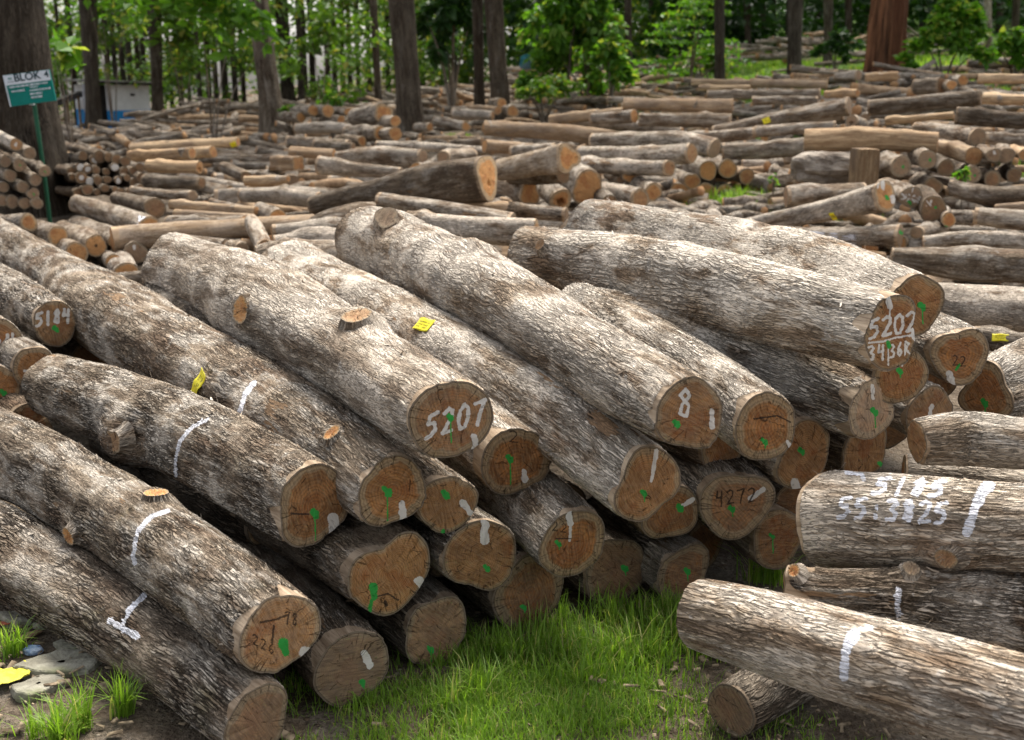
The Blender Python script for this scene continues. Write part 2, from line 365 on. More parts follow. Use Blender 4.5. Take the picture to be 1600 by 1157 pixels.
def build_log(ctrl, label, cat='log', group=None, name='log', near=False, seed=0, n=40, ds=.05, strokes=(), bstrokes=(), rim=(.03, 0.0), tilt=(0, 0), tiltb=(0, 0),
              knots=(), stubs=(), tags=(), col=(.5, .5, 0), fcol=(.5, .3, .2), lob=None, bare=0.0, ends=(True, True), rough=1.0, lump=.05, hollow=0.0, flakes=45, parts=True, straight=0.0, rootp=None, flobe=None, blobe=None):
    """ctrl: list of (world point, radius) from the end that shows to the far end"""
    C, R, s, L = resample([c for c, _ in ctrl], [r for _, r in ctrl], ds)
    if straight: C = C + straight * ((C[0] + (s / L)[:, None] * (C[-1] - C[0])) - C)
    T = np.gradient(C, axis=0); T /= np.linalg.norm(T, axis=1)[:, None]
    up = np.array([0, 0, 1.0])
    if abs(T[0] @ up) > .8: up = np.array([0, 1.0, 0])
    X = np.cross(T, up); X /= np.linalg.norm(X, axis=1)[:, None]; U = np.cross(X, T)
    th = np.linspace(0, 2 * np.pi, n, endpoint=False); ct, sn = np.cos(th), np.sin(th)
    r0 = float(R.mean()); so = np.array([seed * 3.17 % 50, seed * 1.73 % 50, seed * 2.39 % 50])
    bk = np.empty((len(s), n, 3)); bk[..., 0] = ct * r0; bk[..., 1] = sn * r0; bk[..., 2] = s[:, None]
    rg = np.random.default_rng(seed + 100)
    m = np.ones((len(s), n))
    for k in (2, 3, 4, 5):
        a = (lob or (.05, .032, .022, .014))[k - 2]; ph = rg.uniform(0, 6.28)
        m += a * np.cos(k * th[None, :] + ph + (s * rg.uniform(-1.2, 1.2))[:, None]) * (1 + .5 * np.sin(s * 2.3 + k + seed))[:, None]
    m += .035 * rough * np.sin(s * rg.uniform(1.5, 3.5) + rg.uniform(0, 6))[:, None]
    q = bk + so
    m += lump * fbm(q * np.array([6, 6, 2.6]), seed, 2) + .018 * rough * fbm(q * np.array([26, 26, 9]), seed + 5, 2)
    if near: m += .010 * rough * fbm(q * np.array([70, 70, 14]), seed + 9, 2)
    # extra shape at the front / back ends
    if flobe:
        w = np.exp(-(s / .45) ** 2)[:, None]
        for k, a, ph in flobe: m += w * (a * np.cos(k * (th - ph)))[None, :]
    if blobe:
        w = np.exp(-((L - s) / .35) ** 2)[:, None]
        for k, a, ph in blobe: m += w * (a * np.cos(k * (th - ph)))[None, :]
    rr = R[:, None] * m
    for (kt, ks, kr, kh) in knots:      # angle, distance along, radius, height
        dth = (th[None, :] - kt + np.pi) % (2 * np.pi) - np.pi
        d2 = (dth * r0) ** 2 + (s[:, None] - ks) ** 2
        rr += kh * np.exp(-d2 / kr ** 2) - kh * .45 * np.exp(-d2 / (kr * .35) ** 2)
    V = C[:, None, :] + rr[..., None] * (ct[None, :, None] * X[:, None, :] + sn[None, :, None] * U[:, None, :])
    def shear(tl, w, sign):
        off = (tl[0] * rr * ct[None, :] + tl[1] * rr * sn[None, :]) * w[:, None]
        return sign * off[..., None] * T[:, None, :]
    # oblique saw cuts
    V += shear(tilt, np.exp(-(s / .12)), -1); V += shear(tiltb, np.exp(-((L - s) / .12)), 1)
    if stubs:       # the wood swells round a branch
        Nf = (ct[None, :, None] * X[:, None, :] + sn[None, :, None] * U[:, None, :])
        vs_ = (Nf * (np.array([0, 0, H]) - V)).sum(-1) > 0
        for (x_, y_, rp_, *_r) in stubs:
            px_, dp_ = proj(V); d_ = np.linalg.norm(px_ - (x_, y_), axis=-1) + (~vs_) * 1e5; i_ = np.unravel_index(int(d_.argmin()), d_.shape); r_ = rp_ * dp_[i_] / F
            dd = np.linalg.norm(V - V[i_], axis=-1); V = V + ((r_ * .75) * np.exp(-(dd / (r_ * 1.9)) ** 2))[..., None] * Nf
    edge = .0001 + np.minimum(s, 9)[:, None] * np.ones((1, n)); edgeb = (L - s)[:, None] * np.ones((1, n))
    rw = rim[0] * (.35 + 1.9 * (fbm(q * np.array([14, 14, .1]), seed + 3, 2)))
    rmk = 1 - sst(rw, rw + .012, edge)
    rwb = (rim[1]) * (.55 + .9 * (fbm(q * np.array([14, 14, .1]), seed + 4, 2)))
    if rim[1] > 0: rmk = np.maximum(rmk, 1 - sst(rwb, rwb + .012, edgeb))
    # bark is a few millimetres thicker than the peeled collar
    # ragged saw cut edge
    V += (np.exp(-s / .02)[:, None] * .004 * fbm(q * np.array([30, 30, 0]), seed + 7, 3))[..., None] * T[:, None, :]
    if near: V -= (rmk * .0035)[..., None] * (ct[None, :, None] * X[:, None, :] + sn[None, :, None] * U[:, None, :])
    ns = len(s); i = np.arange(ns - 1)[:, None] * n; j = np.arange(n)[None, :]; j2 = (j + 1) % n
    Fq = np.stack([i + j, i + j2, i + n + j2, i + n + j], -1).reshape(-1, 4)[:, ::-1]
    root = rootp
    loc = C[len(C) // 2].copy(); loc[2] = min(C[0][2] - R[0], C[-1][2] - R[-1])
    if root is None:
        if parts: root = empty(name, loc, label, cat, group)
        else: root = None
    base = np.array(root.location) if root is not None else np.zeros(3)
    if rootp is not None and 'lo' in rootp: base = np.array(rootp['lo'])
    Vf = V.reshape(-1, 3)
    pxy = None; paint = np.zeros((len(Vf), 4)); paint[:, 3] = 1
    if bstrokes:
        pxy, dep = proj(Vf); paint = stroke_mask(pxy, bstrokes)
        nrm = (ct[None, :, None] * X[:, None, :] + sn[None, :, None] * U[:, None, :]).reshape(-1, 3)
        vis = (nrm * (np.array([0, 0, H]) - Vf)).sum(1) > 0
        paint[:, :3] *= vis[:, None]
    at = {'bk': ('FLOAT_VECTOR', bk + so), 'rim': ('FLOAT', rmk), 'bare': ('FLOAT', np.full(len(Vf), bare)), 'paint': ('FLOAT_COLOR', paint)}
    if not parts:   # far logs: bark and ends in one mesh
        c0 = len(Vf); V2 = np.vstack([Vf, V[0].mean(0)[None], V[-1].mean(0)[None]])
        at = {k: (ty, np.concatenate([np.asarray(a).reshape(c0, -1), np.asarray(a).reshape(c0, -1)[:2]])) for k, (ty, a) in at.items()}
        o = mesh_obj(name, V2 - loc, Fq, M_BARKF, attrs=at, color=col); o.location = tuple(loc)
        me = o.data
        import bmesh
        bm = bmesh.new(); bm.from_mesh(me); bm.verts.ensure_lookup_table()
        for e, cc in ((0, c0), (ns - 1, c0 + 1)):
            for a in range(n):
                f = bm.faces.new([bm.verts[e * n + a], bm.verts[e * n + (a + 1) % n], bm.verts[cc]] if e == 0 else [bm.verts[e * n + (a + 1) % n], bm.verts[e * n + a], bm.verts[cc]]); f.material_index = 1; f.smooth = False
        bm.to_mesh(me); bm.free(); me.materials.append(M_FAR)
        return tag(o, label, cat, group)
    if near and flakes:
        nk = int(flakes * L); vi = rg.integers(0, len(Vf), nk * 2)
        Nv = (ct[None, :, None] * X[:, None, :] + sn[None, :, None] * U[:, None, :]).reshape(-1, 3)
        ok = ((Nv[vi] * (np.array([0, 0, H]) - Vf[vi])).sum(1) > -.3) & (vi // n > 8) & (vi // n < ns - 8) & (rmk.reshape(-1)[vi] < .2); vi = vi[ok][:nk]; nk = len(vi)
        P0 = Vf[vi]; N0 = Nv[vi]; T0 = T[vi // n] * rg.choice([-1, 1], nk)[:, None] + N0 * .1 + .35 * rg.normal(size=(nk, 3)); T0 -= (T0 * N0).sum(1)[:, None] * N0; T0 /= np.linalg.norm(T0, axis=1)[:, None]; B0 = np.cross(T0, N0)
        hair = rg.random(nk) < .45; ln_ = np.where(hair, rg.uniform(.015, .05, nk), rg.uniform(.008, .032, nk))[:, None]; wd_ = np.where(hair, .0006, rg.uniform(.0015, .006, nk))[:, None]; lf = np.where(hair, rg.uniform(.1, 1.1, nk), rg.uniform(.08, .45, nk))[:, None]
        rows = []
        for tt in (0, .5, 1.0):
            c_ = P0 + T0 * ln_ * tt + N0 * (.001 + lf * ln_ * tt ** 1.6); w_ = wd_ * (1 - .55 * tt) ; rows += [c_ - B0 * w_, c_ + B0 * w_]
        FV = np.stack(rows, 1).reshape(-1, 3); i0 = len(Vf) + np.arange(nk)[:, None] * 6
        Vf = np.vstack([Vf, FV]); Fq = np.vstack([Fq, i0 + [0, 1, 3, 2], i0 + [2, 3, 5, 4]])
        rp6 = lambda a: np.concatenate([np.asarray(a, float).reshape(ns * n, -1), np.repeat(np.asarray(a, float).reshape(ns * n, -1)[vi], 6, 0)])
        at = {k_: (ty, rp6(a)) for k_, (ty, a) in at.items()}
    bo = mesh_obj('bark', Vf - base, Fq, M_BARK if near else M_BARKF, root, at, color=col)
    # cut faces
    for e, on in ((0, ends[0]), (ns - 1, ends[1])):
        if not on: continue
        ring = V[e]; cen = ring.mean(0)
        nr = max(4, int(R[e] / (.0028 if (near and e == 0) else .02)))
        if near and e != 0: nr = 14
        rho = np.linspace(0, 1, nr + 1)[1:]
        P = cen + rho[:, None, None] * (ring - cen)[None]
        ax = -T[0] if e == 0 else T[-1]
        lx = ((P - cen) * X[e]).sum(-1); ly = ((P - cen) * U[e]).sum(-1)
        nz = fbm(np.stack([lx * 18, ly * 18, np.full_like(lx, seed + e)], -1), 3, 3) * .004 * (1 - rho[:, None] ** 8)
        P = P + (nz + .004 * (1 - rho[:, None] ** 6))[..., None] * ax
        if hollow and e == 0:
            hr = np.sqrt((lx / R[0]) ** 2 + (ly / R[0] + .25) ** 2); P = P - (np.clip((hollow - hr) / .06, 0, 1) * .12)[..., None] * ax
        PV = np.vstack([cen[None] + (.004) * ax - ((.12 * ax) if hollow and e == 0 and hollow > .3 else 0), P.reshape(-1, 3)])
        a = np.arange(n); b = (a + 1) % n
        f4 = []
        for r_ in range(nr - 1):
            o1, o2 = 1 + r_ * n, 1 + (r_ + 1) * n
            f4.append(np.stack([o1 + a, o2 + a, o2 + b, o1 + b], -1))
        quads = np.vstack(f4)
        if e == 0: quads = quads[:, ::-1]
        tri = np.stack([np.zeros(n, int), 1 + a, 1 + b, 1 + b], -1)
        # centre fan as degenerate-free triangles: build separately with from_pydata only when small
        fx = np.concatenate([[0], lx.ravel()]); fy = np.concatenate([[0], ly.ravel()]); fr = np.concatenate([[0], np.repeat(rho, n)])
        fcv = np.stack([fx, fy, fr], -1)
        pt = np.zeros((len(PV), 4)); pt[:, 3] = 1
        if strokes and e == 0: pt = stroke_mask(proj(PV)[0], strokes)
        me = bpy.data.meshes.new('cut_end'); Vw = (PV - base).astype(np.float32)
        tri3 = np.stack([np.zeros(n, int), 1 + (b if e == 0 else a), 1 + (a if e == 0 else b)], -1)
        me.vertices.add(len(Vw)); me.vertices.foreach_set('co', Vw.ravel())
        me.loops.add(quads.size + tri3.size); me.loops.foreach_set('vertex_index', np.concatenate([quads.ravel(), tri3.ravel()]).astype(np.int32))
        me.polygons.add(len(quads) + len(tri3))
        me.polygons.foreach_set('loop_start', np.concatenate([np.arange(len(quads)) * 4, quads.size + np.arange(len(tri3)) * 3]).astype(np.int32))
        me.update(calc_edges=True)
        A = me.attributes.new('fc', 'FLOAT_VECTOR', 'POINT'); A.data.foreach_set('vector', fcv.astype(np.float32).ravel())
        A = me.attributes.new('paint', 'FLOAT_COLOR', 'POINT'); A.data.foreach_set('color', pt.astype(np.float32).ravel())
        me.shade_smooth(); me.materials.append(M_CUT)
        fo = bpy.data.objects.new('cut_end', me); S.collection.objects.link(fo); fo.parent = root; fo.color = tuple(fcol) + (1,)
    root_lo = base
    # stubs and tags: found on the surface at a picture point
    if stubs or tags:
        Vf = Vf[:ns * n]; pxy, dep = proj(Vf)
        nrm = (ct[None, :, None] * X[:, None, :] + sn[None, :, None] * U[:, None, :]).reshape(-1, 3)
        vis = (nrm * (np.array([0, 0, H]) - Vf)).sum(1) > 0
        def hit(x, y):
            d = np.linalg.norm(pxy - (x, y), axis=1) + (~vis) * 1e5; i = int(d.argmin()); return Vf[i], nrm[i], T[i // n], dep[i]
        for (x, y, rp, ln, lean, kk) in stubs:
            P, N, Tt, dp = hit(x, y); r = rp * dp / F
            tc_ = np.array([0, 0, H]) - P; tc_ /= np.linalg.norm(tc_); dr = N * .85 + tc_ * .28 + Tt * lean; dr /= np.linalg.norm(dr)
            build_stub(root, base, P - dr * r * .8, dr, r, ln, seed + int(x), kk)
        for (x, y, w, h_, rot) in tags:
            P, N, Tt, dp = hit(x, y); build_tag(root, base, P, N, Tt, w * dp / F, h_ * dp / F, rot, seed + int(x))
    return root

def build_stub(root, base, P, dr, r, ln, seed, kind):
    up = np.array([0, 0, 1.0]) if abs(dr[2]) < .9 else np.array([1.0, 0, 0])
    X = np.cross(dr, up); X /= np.linalg.norm(X); U = np.cross(X, dr)
    n = 36; hs_ = np.linspace(0, 1, 14); th = np.linspace(0, 2 * np.pi, n, endpoint=False)
    ln = ln * .45; L = ln + r * .8
    bk = np.stack([np.cos(th)[None] * r * np.ones((14, 1)), np.sin(th)[None] * r * np.ones((14, 1)), (hs_ * L)[:, None] * np.ones((1, n))], -1) + seed
    prof = r * (1.0 + .7 * (1 - hs_) ** 1.6)
    rr = prof[:, None] * (1 + .10 * np.cos(2 * th + seed)[None] + .26 * fbm(bk * np.array([22, 22, 12]), seed, 3))
    V = P + (hs_ * L)[:, None, None] * dr + rr[..., None] * (np.cos(th)[None, :, None] * X + np.sin(th)[None, :, None] * U)
    i = np.arange(13)[:, None] * n; j = np.arange(n)[None]; j2 = (j + 1) % n
    Fq = np.stack([i + j, i + j2, i + n + j2, i + n + j], -1).reshape(-1, 4)
    z = np.zeros(14 * n); pt = np.zeros((14 * n, 4)); pt[:, 3] = 1
    st = mesh_obj('branch_stub', V.reshape(-1, 3) - base, Fq, M_BARKF, root, {'bk': ('FLOAT_VECTOR', bk), 'rim': ('FLOAT', z), 'bare': ('FLOAT', z), 'paint': ('FLOAT_COLOR', pt)}, color=(.45, .5, .2))
    ring = V[-1]; cen = ring.mean(0) - dr * .004
    rings = [.3, .6, .85, 1.0]; PV = [cen + dr * .004]; fc = [(0, 0, 0)]
    for q in rings:
        for k in range(n):
            p = cen + q * (ring[k] - cen); bump_ = 0 if q == 1 else .004 * math.sin(k * 2.3 + q * 9 + seed)
            PV.append(p + dr * bump_); fc.append((float((p - cen) @ X), float((p - cen) @ U), q))
    f = [(0, 1 + k, 1 + (k + 1) % n) for k in range(n)]
    for a in range(3):
        for k in range(n):
            f.append((1 + a * n + k, 1 + (a + 1) * n + k, 1 + (a + 1) * n + (k + 1) % n, 1 + a * n + (k + 1) % n))
    pt = np.zeros((len(PV), 4)); pt[:, 3] = 1
    mesh_obj('cut_end', np.array(PV) - base, f, M_CUT, st, {'fc': ('FLOAT_VECTOR', fc), 'paint': ('FLOAT_COLOR', pt)}, color={'pale': (.85, .9, .15), 'grey': (.5, .3, .9), 'mid': (.62, .6, .5)}[kind])

def build_tag(root, base, P, N, T, w, h, rot, seed):
    a = T * math.cos(rot) + np.cross(N, T) * math.sin(rot); b = np.cross(N, a)
    nu, nv = 14, 8; V = []; 
    rg = np.random.default_rng(seed); c1, c2 = rg.uniform(.1, .3, 2)
    for i in range(nu):
        for j in range(nv):
            u, v = i / (nu - 1) - .5, j / (nv - 1) - .5
            lift = .004 + h * c1 * max(0, u + .15) ** 2 + w * c2 * (abs(v) * 2) ** 3 * .1 * (1 if u > 0 else -.2) - (u * w) ** 2 * 1.2
            sk = 1 - .25 * max(0, u) * (v > 0)
            V.append(P + a * u * w + b * v * h * sk + N * (lift + .003 * math.sin(u * 9 + seed)))
    f = [(i * nv + j, (i + 1) * nv + j, (i + 1) * nv + j + 1, i * nv + j + 1) for i in range(nu - 1) for j in range(nv - 1)]
    tg = mesh_obj('tag', np.array(V) - base, f, M_PLASTIC, root)
    tg['label'] = 'yellow plastic tag stapled to the bark'
    tg.modifiers.new('s', 'SOLIDIFY').thickness = .0006
    # printed marks on the tag
    V2 = []; f2 = []
    def surfp(u, v):
        x, y = (u + .5) * (nu - 1), (v + .5) * (nv - 1); i, j = min(int(x), nu - 2), min(int(y), nv - 2); fx, fy = x - i, y - j
        g = lambda p, q: V[p * nv + q]
        return g(i, j) * (1 - fx) * (1 - fy) + g(i + 1, j) * fx * (1 - fy) + g(i, j + 1) * (1 - fx) * fy + g(i + 1, j + 1) * fx * fy + N * .0016
    for row in (-.2, .02, .22):
        u = -.3
        while u < .28:
            du = rg.uniform(.02, .06)
            if rg.random() < .75:
                k = len(V2); hh = .035
                V2 += [surfp(u, row - hh), surfp(u + du * .6, row - hh), surfp(u + du * .6, row + hh), surfp(u, row + hh)]; f2.append((k, k + 1, k + 2, k + 3))
            u += du
    mesh_obj('print', np.array(V2) - base, f2, M_INK, tg, smooth=False)

M_FAR = simple_mat('far_cut_wood', (.30, .15, .065), (.50, .30, .15), 5, .85)

# ------------------------------------------------------------------ ground
def build_ground():
    ys = np.concatenate([np.linspace(-6, 2, 12), np.linspace(2.1, 8, 150), np.geomspace(8.1, 260, 150)])
    us = np.linspace(-1, 1, 181); us = np.sign(us) * np.abs(us) ** 1.3
    Y, Uu = np.meshgrid(ys, us, indexing='ij')
    X = Uu * (6 + np.maximum(Y, 0) * .95)
    Z = ground_h(X, np.maximum(Y, 3.0)) + .035 * fbm(np.stack([X * .8, Y * .8, X * 0], -1), 3, 4) + .012 * fbm(np.stack([X * 6, Y * 6, X * 0], -1), 8, 3) * (Y < 9)
    n, m = X.shape; i = np.arange(n - 1)[:, None] * m; j = np.arange(m - 1)[None]
    Fq = np.stack([i + j, i + j + 1, i + m + j + 1, i + m + j], -1).reshape(-1, 4)
    V = np.stack([X, Y, Z], -1).reshape(-1, 3)
    px, dep = proj(V)
    g = sst(14, 26, V[:, 1]) * sst(820, 1000, px[:, 0]) * .95
    g = np.maximum(g, .35 * sst(20, 60, V[:, 1]))
    g = np.maximum(g, np.exp(-((V[:, 0] - .1) / .5) ** 2 - ((V[:, 1] - 2.9) / .4) ** 2) * .6)
    t = NT('ground'); tc = t.n('TexCoord').outputs['Object']
    a = t.noise(tc, 1.5, 6, .65).outputs[0]; b = t.noise(tc, 14, 5, .7).outputs[0]; c = t.noise(tc, 70, 3, .6).outputs[0]
    col = t.mix(t.ss(b, .35, .65), (.085, .062, .042), (.20, .155, .11))
    col = t.mix(t.mul(t.ss(a, .5, .65), .6), col, (.25, .22, .18))
    vo = t.n('TexVoronoi', {'Vector': tc, 'Scale': 34.0}); chip = t.ss(vo.outputs['Distance'], .34, .26)
    chip = t.mul(chip, t.ss(b, .46, .56)); chc = t.mix(t.n('SeparateColor', {0: vo.outputs['Color']}).outputs[0], (.16, .10, .06), (.42, .36, .28))
    col = t.mix(chip, col, chc)
    col = t.mix(t.rng(c, .35, .7, .5, 0), col, (.04, .03, .02))
    gr = t.ss(t.add(t.attr('green').outputs['Fac'], t.mul(t.add(b, -.5), 1.2)), .45, .62)
    col = t.mix(gr, col, t.mix(c, (.045, .085, .014), (.11, .19, .028)))
    t.surf(t.bsdf(col, .95, t.bump(t.add(t.add(t.mul(b, 1.2), c), t.mul(chip, .6)), .018), .1))
    o = mesh_obj('ground', V, Fq, t.m, attrs={'green': ('FLOAT', g)}); tag(o, 'brown earth yard littered with bark chips and patches of grass', None, None, 'structure')
build_ground()

# ------------------------------------------------------------------ lettering
GL = {'0': [[(.5, 0), (.15, .2), (.08, .6), (.3, .97), (.7, .95), (.92, .6), (.85, .2), (.5, 0)]],
      '1': [[(.5, 0), (.45, 1)]], '2': [[(.1, .15), (.5, 0), (.85, .12), (.8, .4), (.15, .98)], [(.15, .98), (.95, .92)]],
      '3': [[(.1, .08), (.6, 0), (.85, .2), (.4, .45), (.85, .65), (.7, .95), (.1, .95)]],
      '4': [[(.25, 0), (.15, .5), (.85, .45)], [(.8, .05), (.75, 1.1)]],
      '5': [[(.9, .02), (.25, .1), (.15, .42), (.7, .42), (.85, .7), (.5, .95), (.08, 1)]],
      '6': [[(.7, 0), (.2, .4), (.15, .8), (.5, 1), (.85, .75), (.6, .5), (.2, .7)]],
      '7': [[(.05, .1), (.9, 0), (.6, .5), (.45, 1)]],
      '8': [[(.55, 0), (.2, .2), (.75, .6), (.6, .97), (.2, .85), (.3, .55), (.8, .25), (.55, 0)]],
      '9': [[(.75, .3), (.4, .5), (.15, .25), (.5, 0), (.8, .2), (.65, 1)]],
      'X': [[(.1, 0), (.9, 1)], [(.9, .05), (.1, .95)]], 'I': [[(.5, 0), (.5, 1)]], 'R': [[(.1, 1), (.15, 0), (.8, .2), (.2, .5), (.9, 1)]],
      '.': [[(.5, .35), (.5, .45)], [(.5, .8), (.5, .9)]], 'H': [[(.1, 0), (.1, 1)], [(.8, 0), (.8, 1)], [(.1, .5), (.8, .5)]]}
def write(txt, x0, y0, x1, y1, h, w, c='w', slant=0.0, wid=.72):
    """painted figures along a base line (picture points are turned into points on the wood later)"""
    n = len(txt); out = []; dx, dy = (x1 - x0) / n, (y1 - y0) / n
    for k, chh in enumerate(txt):
        ox, oy = x0 + dx * k, y0 + dy * k
        for st in GL.get(chh, []):
            out.append((c, w, [(ox + px * dx * wid - slant * (py - 1) * h, oy + py * h + px * dy * wid) for px, py in st]))
    return out
def blob(c, x, y, w, h, n=5):
    return [(c, w, [(x, y - h / 2), (x + w * .12, y + h / 2)])]
def green(x, y, s=9, drip=26):
    s = s * .85
    return [('g', s, [(x - 2, y - s * .35), (x + 2, y + s * .35)]), ('g', s * .55, [(x + s * .5, y - s * .2), (x + s * .5, y + s * .6)]), ('g', 1.8, [(x + 1, y), (x + 2, y + drip)])]

def hero(label, pts, seed, near=True, **k):
    ct = []
    for (x, y, r, z) in pts:
        P, t = at_z(x, y, z); ct.append((P, r * t / F))
    k.setdefault('group', 'front stack of numbered logs')
    k.setdefault('straight', .35); k.setdefault('n', 190); k.setdefault('ds', .0058)
    d = np.linalg.norm(ct[0][0] - ct[-1][0])
    if DBG: print('HERO %-40s L=%.2f R0=%.3f R1=%.3f near=%s far=%s' % (label[:40], d, ct[0][1], ct[-1][1], ct[0][0].round(2), ct[-1][0].round(2)))
    return build_log(ct, label, near=near, seed=seed, **k)
DBG = False

# ---- front stack, top to bottom
hero('thick grey log painted 5207 on its end, lying on top of the front stack',
     [(706, 655, 66, .82), (600, 583, 66, .80), (470, 505, 68, .76), (370, 450, 66, .72), (275, 425, 56, .70)], 1,
     strokes=write('5207', 664, 648, 762, 622, 38, 5, slant=.12) + green(703, 652, 9, 40) + blob('w', 741, 692, 9, 16),
     col=(.52, .50, .15), fcol=(.40, .15, .25), rim=(.022, 0), stubs=[(558, 500, 27, .035, .1, 'mid'), (380, 484, 21, .025, -.1, 'pale')],
     knots=[(1.1, 1.0, .09, .018), (2.2, 1.75, .08, .02)], blobe=[(2, .08, 1.2)], lump=.07)
hero('long log with a white 8 on its pointed end and a knobbly far end',
     [(1078, 650, 58, .86), (980, 590, 62, .84), (850, 505, 66, .82), (700, 430, 68, .80), (580, 378, 54, .80)], 2,
     strokes=write('8', 1058, 610, 1092, 606, 44, 4.6) + green(1056, 662, 9, 8) + blob('w', 1112, 655, 7, 26),
     col=(.48, .58, .05), fcol=(.36, .2, .2), rim=(.035, 0), flobe=[(3, .07, 1.35), (1, .05, 1.6)], lump=.07,
     stubs=[(606, 345, 20, .07, -.3, 'grey')], tags=[(766, 532, 30, 12, 1.2)], knots=[(1.2, 2.2, .10, .03), (2.0, 2.45, .07, .025)])
hero('smooth pale log with a yellow tag and an orange end below the 8',
     [(1012, 757, 59, .60), (930, 690, 60, .62), (800, 595, 55, .66), (660, 515, 50, .68), (450, 418, 44, .66)], 3,
     strokes=green(1005, 770, 8, 14) + [('w', 5, [(1026, 705), (1018, 752)])], tags=[(663, 508, 46, 24, .2)], stubs=[],
     col=(.62, .62, .0), fcol=(.42, .35, .1), rim=(.03, 0), flobe=[(2, .10, .9), (3, .05, 2)], knots=[(2.7, .12, .05, .02)])
hero('deeply furrowed log with a yellow tag and a knotted orange end, reaching the left edge',
     [(612, 768, 60, .60), (520, 690, 62, .58), (400, 618, 64, .56), (260, 545, 66, .56), (170, 492, 62, .56), (110, 437, 42, .56), (-40, 362, 38, .58)], 4,
     strokes=green(604, 768, 12, 46) + blob('w', 629, 806, 11, 34), bstrokes=[('w', 7, [(398, 598), (383, 615), (373, 650)])],
     tags=[(311, 600, 46, 26, 1.2)], stubs=[(520, 678, 15, .012, .1, 'pale'), (372, 660, 14, .02, 0, 'pale')], col=(.48, .45, .0), fcol=(.40, .45, .05), rim=(.035, 0), knots=[(2.0, 1.15, .07, .018)])
hero('thick log with an open wound in its side and a white chalk ring',
     [(490, 790, 62, .54), (400, 728, 62, .53), (290, 670, 64, .50), (190, 635, 60, .50), (85, 602, 48, .48)], 5,
     strokes=green(491, 803, 11, 42) + blob('w', 521, 822, 13, 24) + [('b', 2.5, [(455, 803), (482, 804)])],
     bstrokes=[('w', 4.5, [(325, 655), (300, 668), (281, 690), (273, 722), (275, 745)]), ('w', 2, [(316, 655), (292, 672), (276, 700)])],
     col=(.46, .42, .0), fcol=(.38, .3, .1), rim=(.05, 0), stubs=[(178, 690, 22, .012, .2, 'mid')], knots=[(3.6, 1.2, .10, .03), (2.9, 1.05, .08, -.03), (2.4, 1.3, .05, .02)], lump=.07)
hero('log with an inked 78 on its end and a white chalk ring',
     [(437, 990, 67, .33), (340, 905, 66, .33), (200, 800, 62, .33), (80, 728, 62, .33), (-120, 650, 60, .32)], 6,
     strokes=[('g', 13, [(443, 1006), (446, 1018)]), ('w', 15, [(478, 1021), (479, 1024)]), ('b', 2.6, [(407, 973), (432, 968), (450, 961)]), ('b', 2.8, [(428, 978), (425, 1005)])] +
     write('78', 445, 955, 468, 960, 20, 1.8, 'b') + write('226', 394, 990, 432, 1010, 16, 1.6, 'b'),
     bstrokes=[('w', 6, [(262, 798), (235, 808), (214, 832), (208, 868), (210, 880)])], stubs=[(243, 775, 17, .02, .2, 'pale'), (112, 835, 15, .03, .1, 'pale')],
     col=(.44, .40, .0), fcol=(.62, .35, .25), rim=(.045, 0), knots=[(1.6, 1.5, .07, .02)])
hero('long dirty log lying on the ground at the bottom left, with white chalk marks',
     [(402, 1128, 62, .13), (300, 1035, 62, .13), (150, 935, 62, .13), (0, 852, 62, .13), (-160, 790, 60, .13)], 7,
     bstrokes=[('w', 8, [(226, 930), (205, 950), (190, 975)]), ('w', 9, [(172, 970), (195, 985), (215, 994)])],
     col=(.36, .35, .1), fcol=(.4, .2, .5), rim=(.04, 0))
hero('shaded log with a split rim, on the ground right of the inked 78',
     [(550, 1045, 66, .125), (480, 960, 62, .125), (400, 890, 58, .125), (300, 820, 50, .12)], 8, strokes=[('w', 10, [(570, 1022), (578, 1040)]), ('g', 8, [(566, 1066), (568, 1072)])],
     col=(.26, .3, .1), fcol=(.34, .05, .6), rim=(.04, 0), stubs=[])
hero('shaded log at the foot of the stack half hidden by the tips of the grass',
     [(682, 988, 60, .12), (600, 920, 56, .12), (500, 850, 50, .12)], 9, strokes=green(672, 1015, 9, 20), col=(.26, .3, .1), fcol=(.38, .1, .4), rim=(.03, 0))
hero('broad log with a small dark hole low in its orange heartwood',
     [(612, 898, 68, .345), (540, 850, 64, .34), (440, 800, 58, .33), (330, 745, 50, .32)], 10,
     strokes=[('g', 10, [(583, 915), (585, 932)]), ('g', 5, [(580, 940), (577, 965)]), ('b', 5, [(602, 940), (604, 945)]), ('b', 2, [(590, 932), (606, 928), (622, 938)]), ('w', 12, [(655, 910), (662, 920)])],
     col=(.30, .3, .1), fcol=(.46, .55, .05), rim=(.04, 0), flobe=[(2, .09, .2), (3, .06, 4.9)])
hero('log with a plain brown end and a green blot, wedged under the tagged pale log',
     [(752, 868, 62, .34), (680, 815, 58, .34), (600, 760, 50, .34), (500, 700, 44, .34)], 11, strokes=green(760, 888, 8, 4) + blob('w', 757, 832, 11, 26),
     col=(.36, .4, .1), fcol=(.34, .3, .1), rim=(.025, 0), flobe=[(2, .06, 2.5)])
hero('small log with coarse saw lines and a green blot, tucked below the log painted 5207',
     [(699, 788, 53, .52), (640, 740, 50, .52), (560, 690, 46, .52), (450, 610, 42, .54)], 12, strokes=green(696, 773, 10, 8) + [('w', 8, [(722, 785), (736, 803)]), ('g', 5, [(692, 830), (693, 836)])],
     col=(.40, .4, .1), fcol=(.42, .3, .15), rim=(.02, 0))
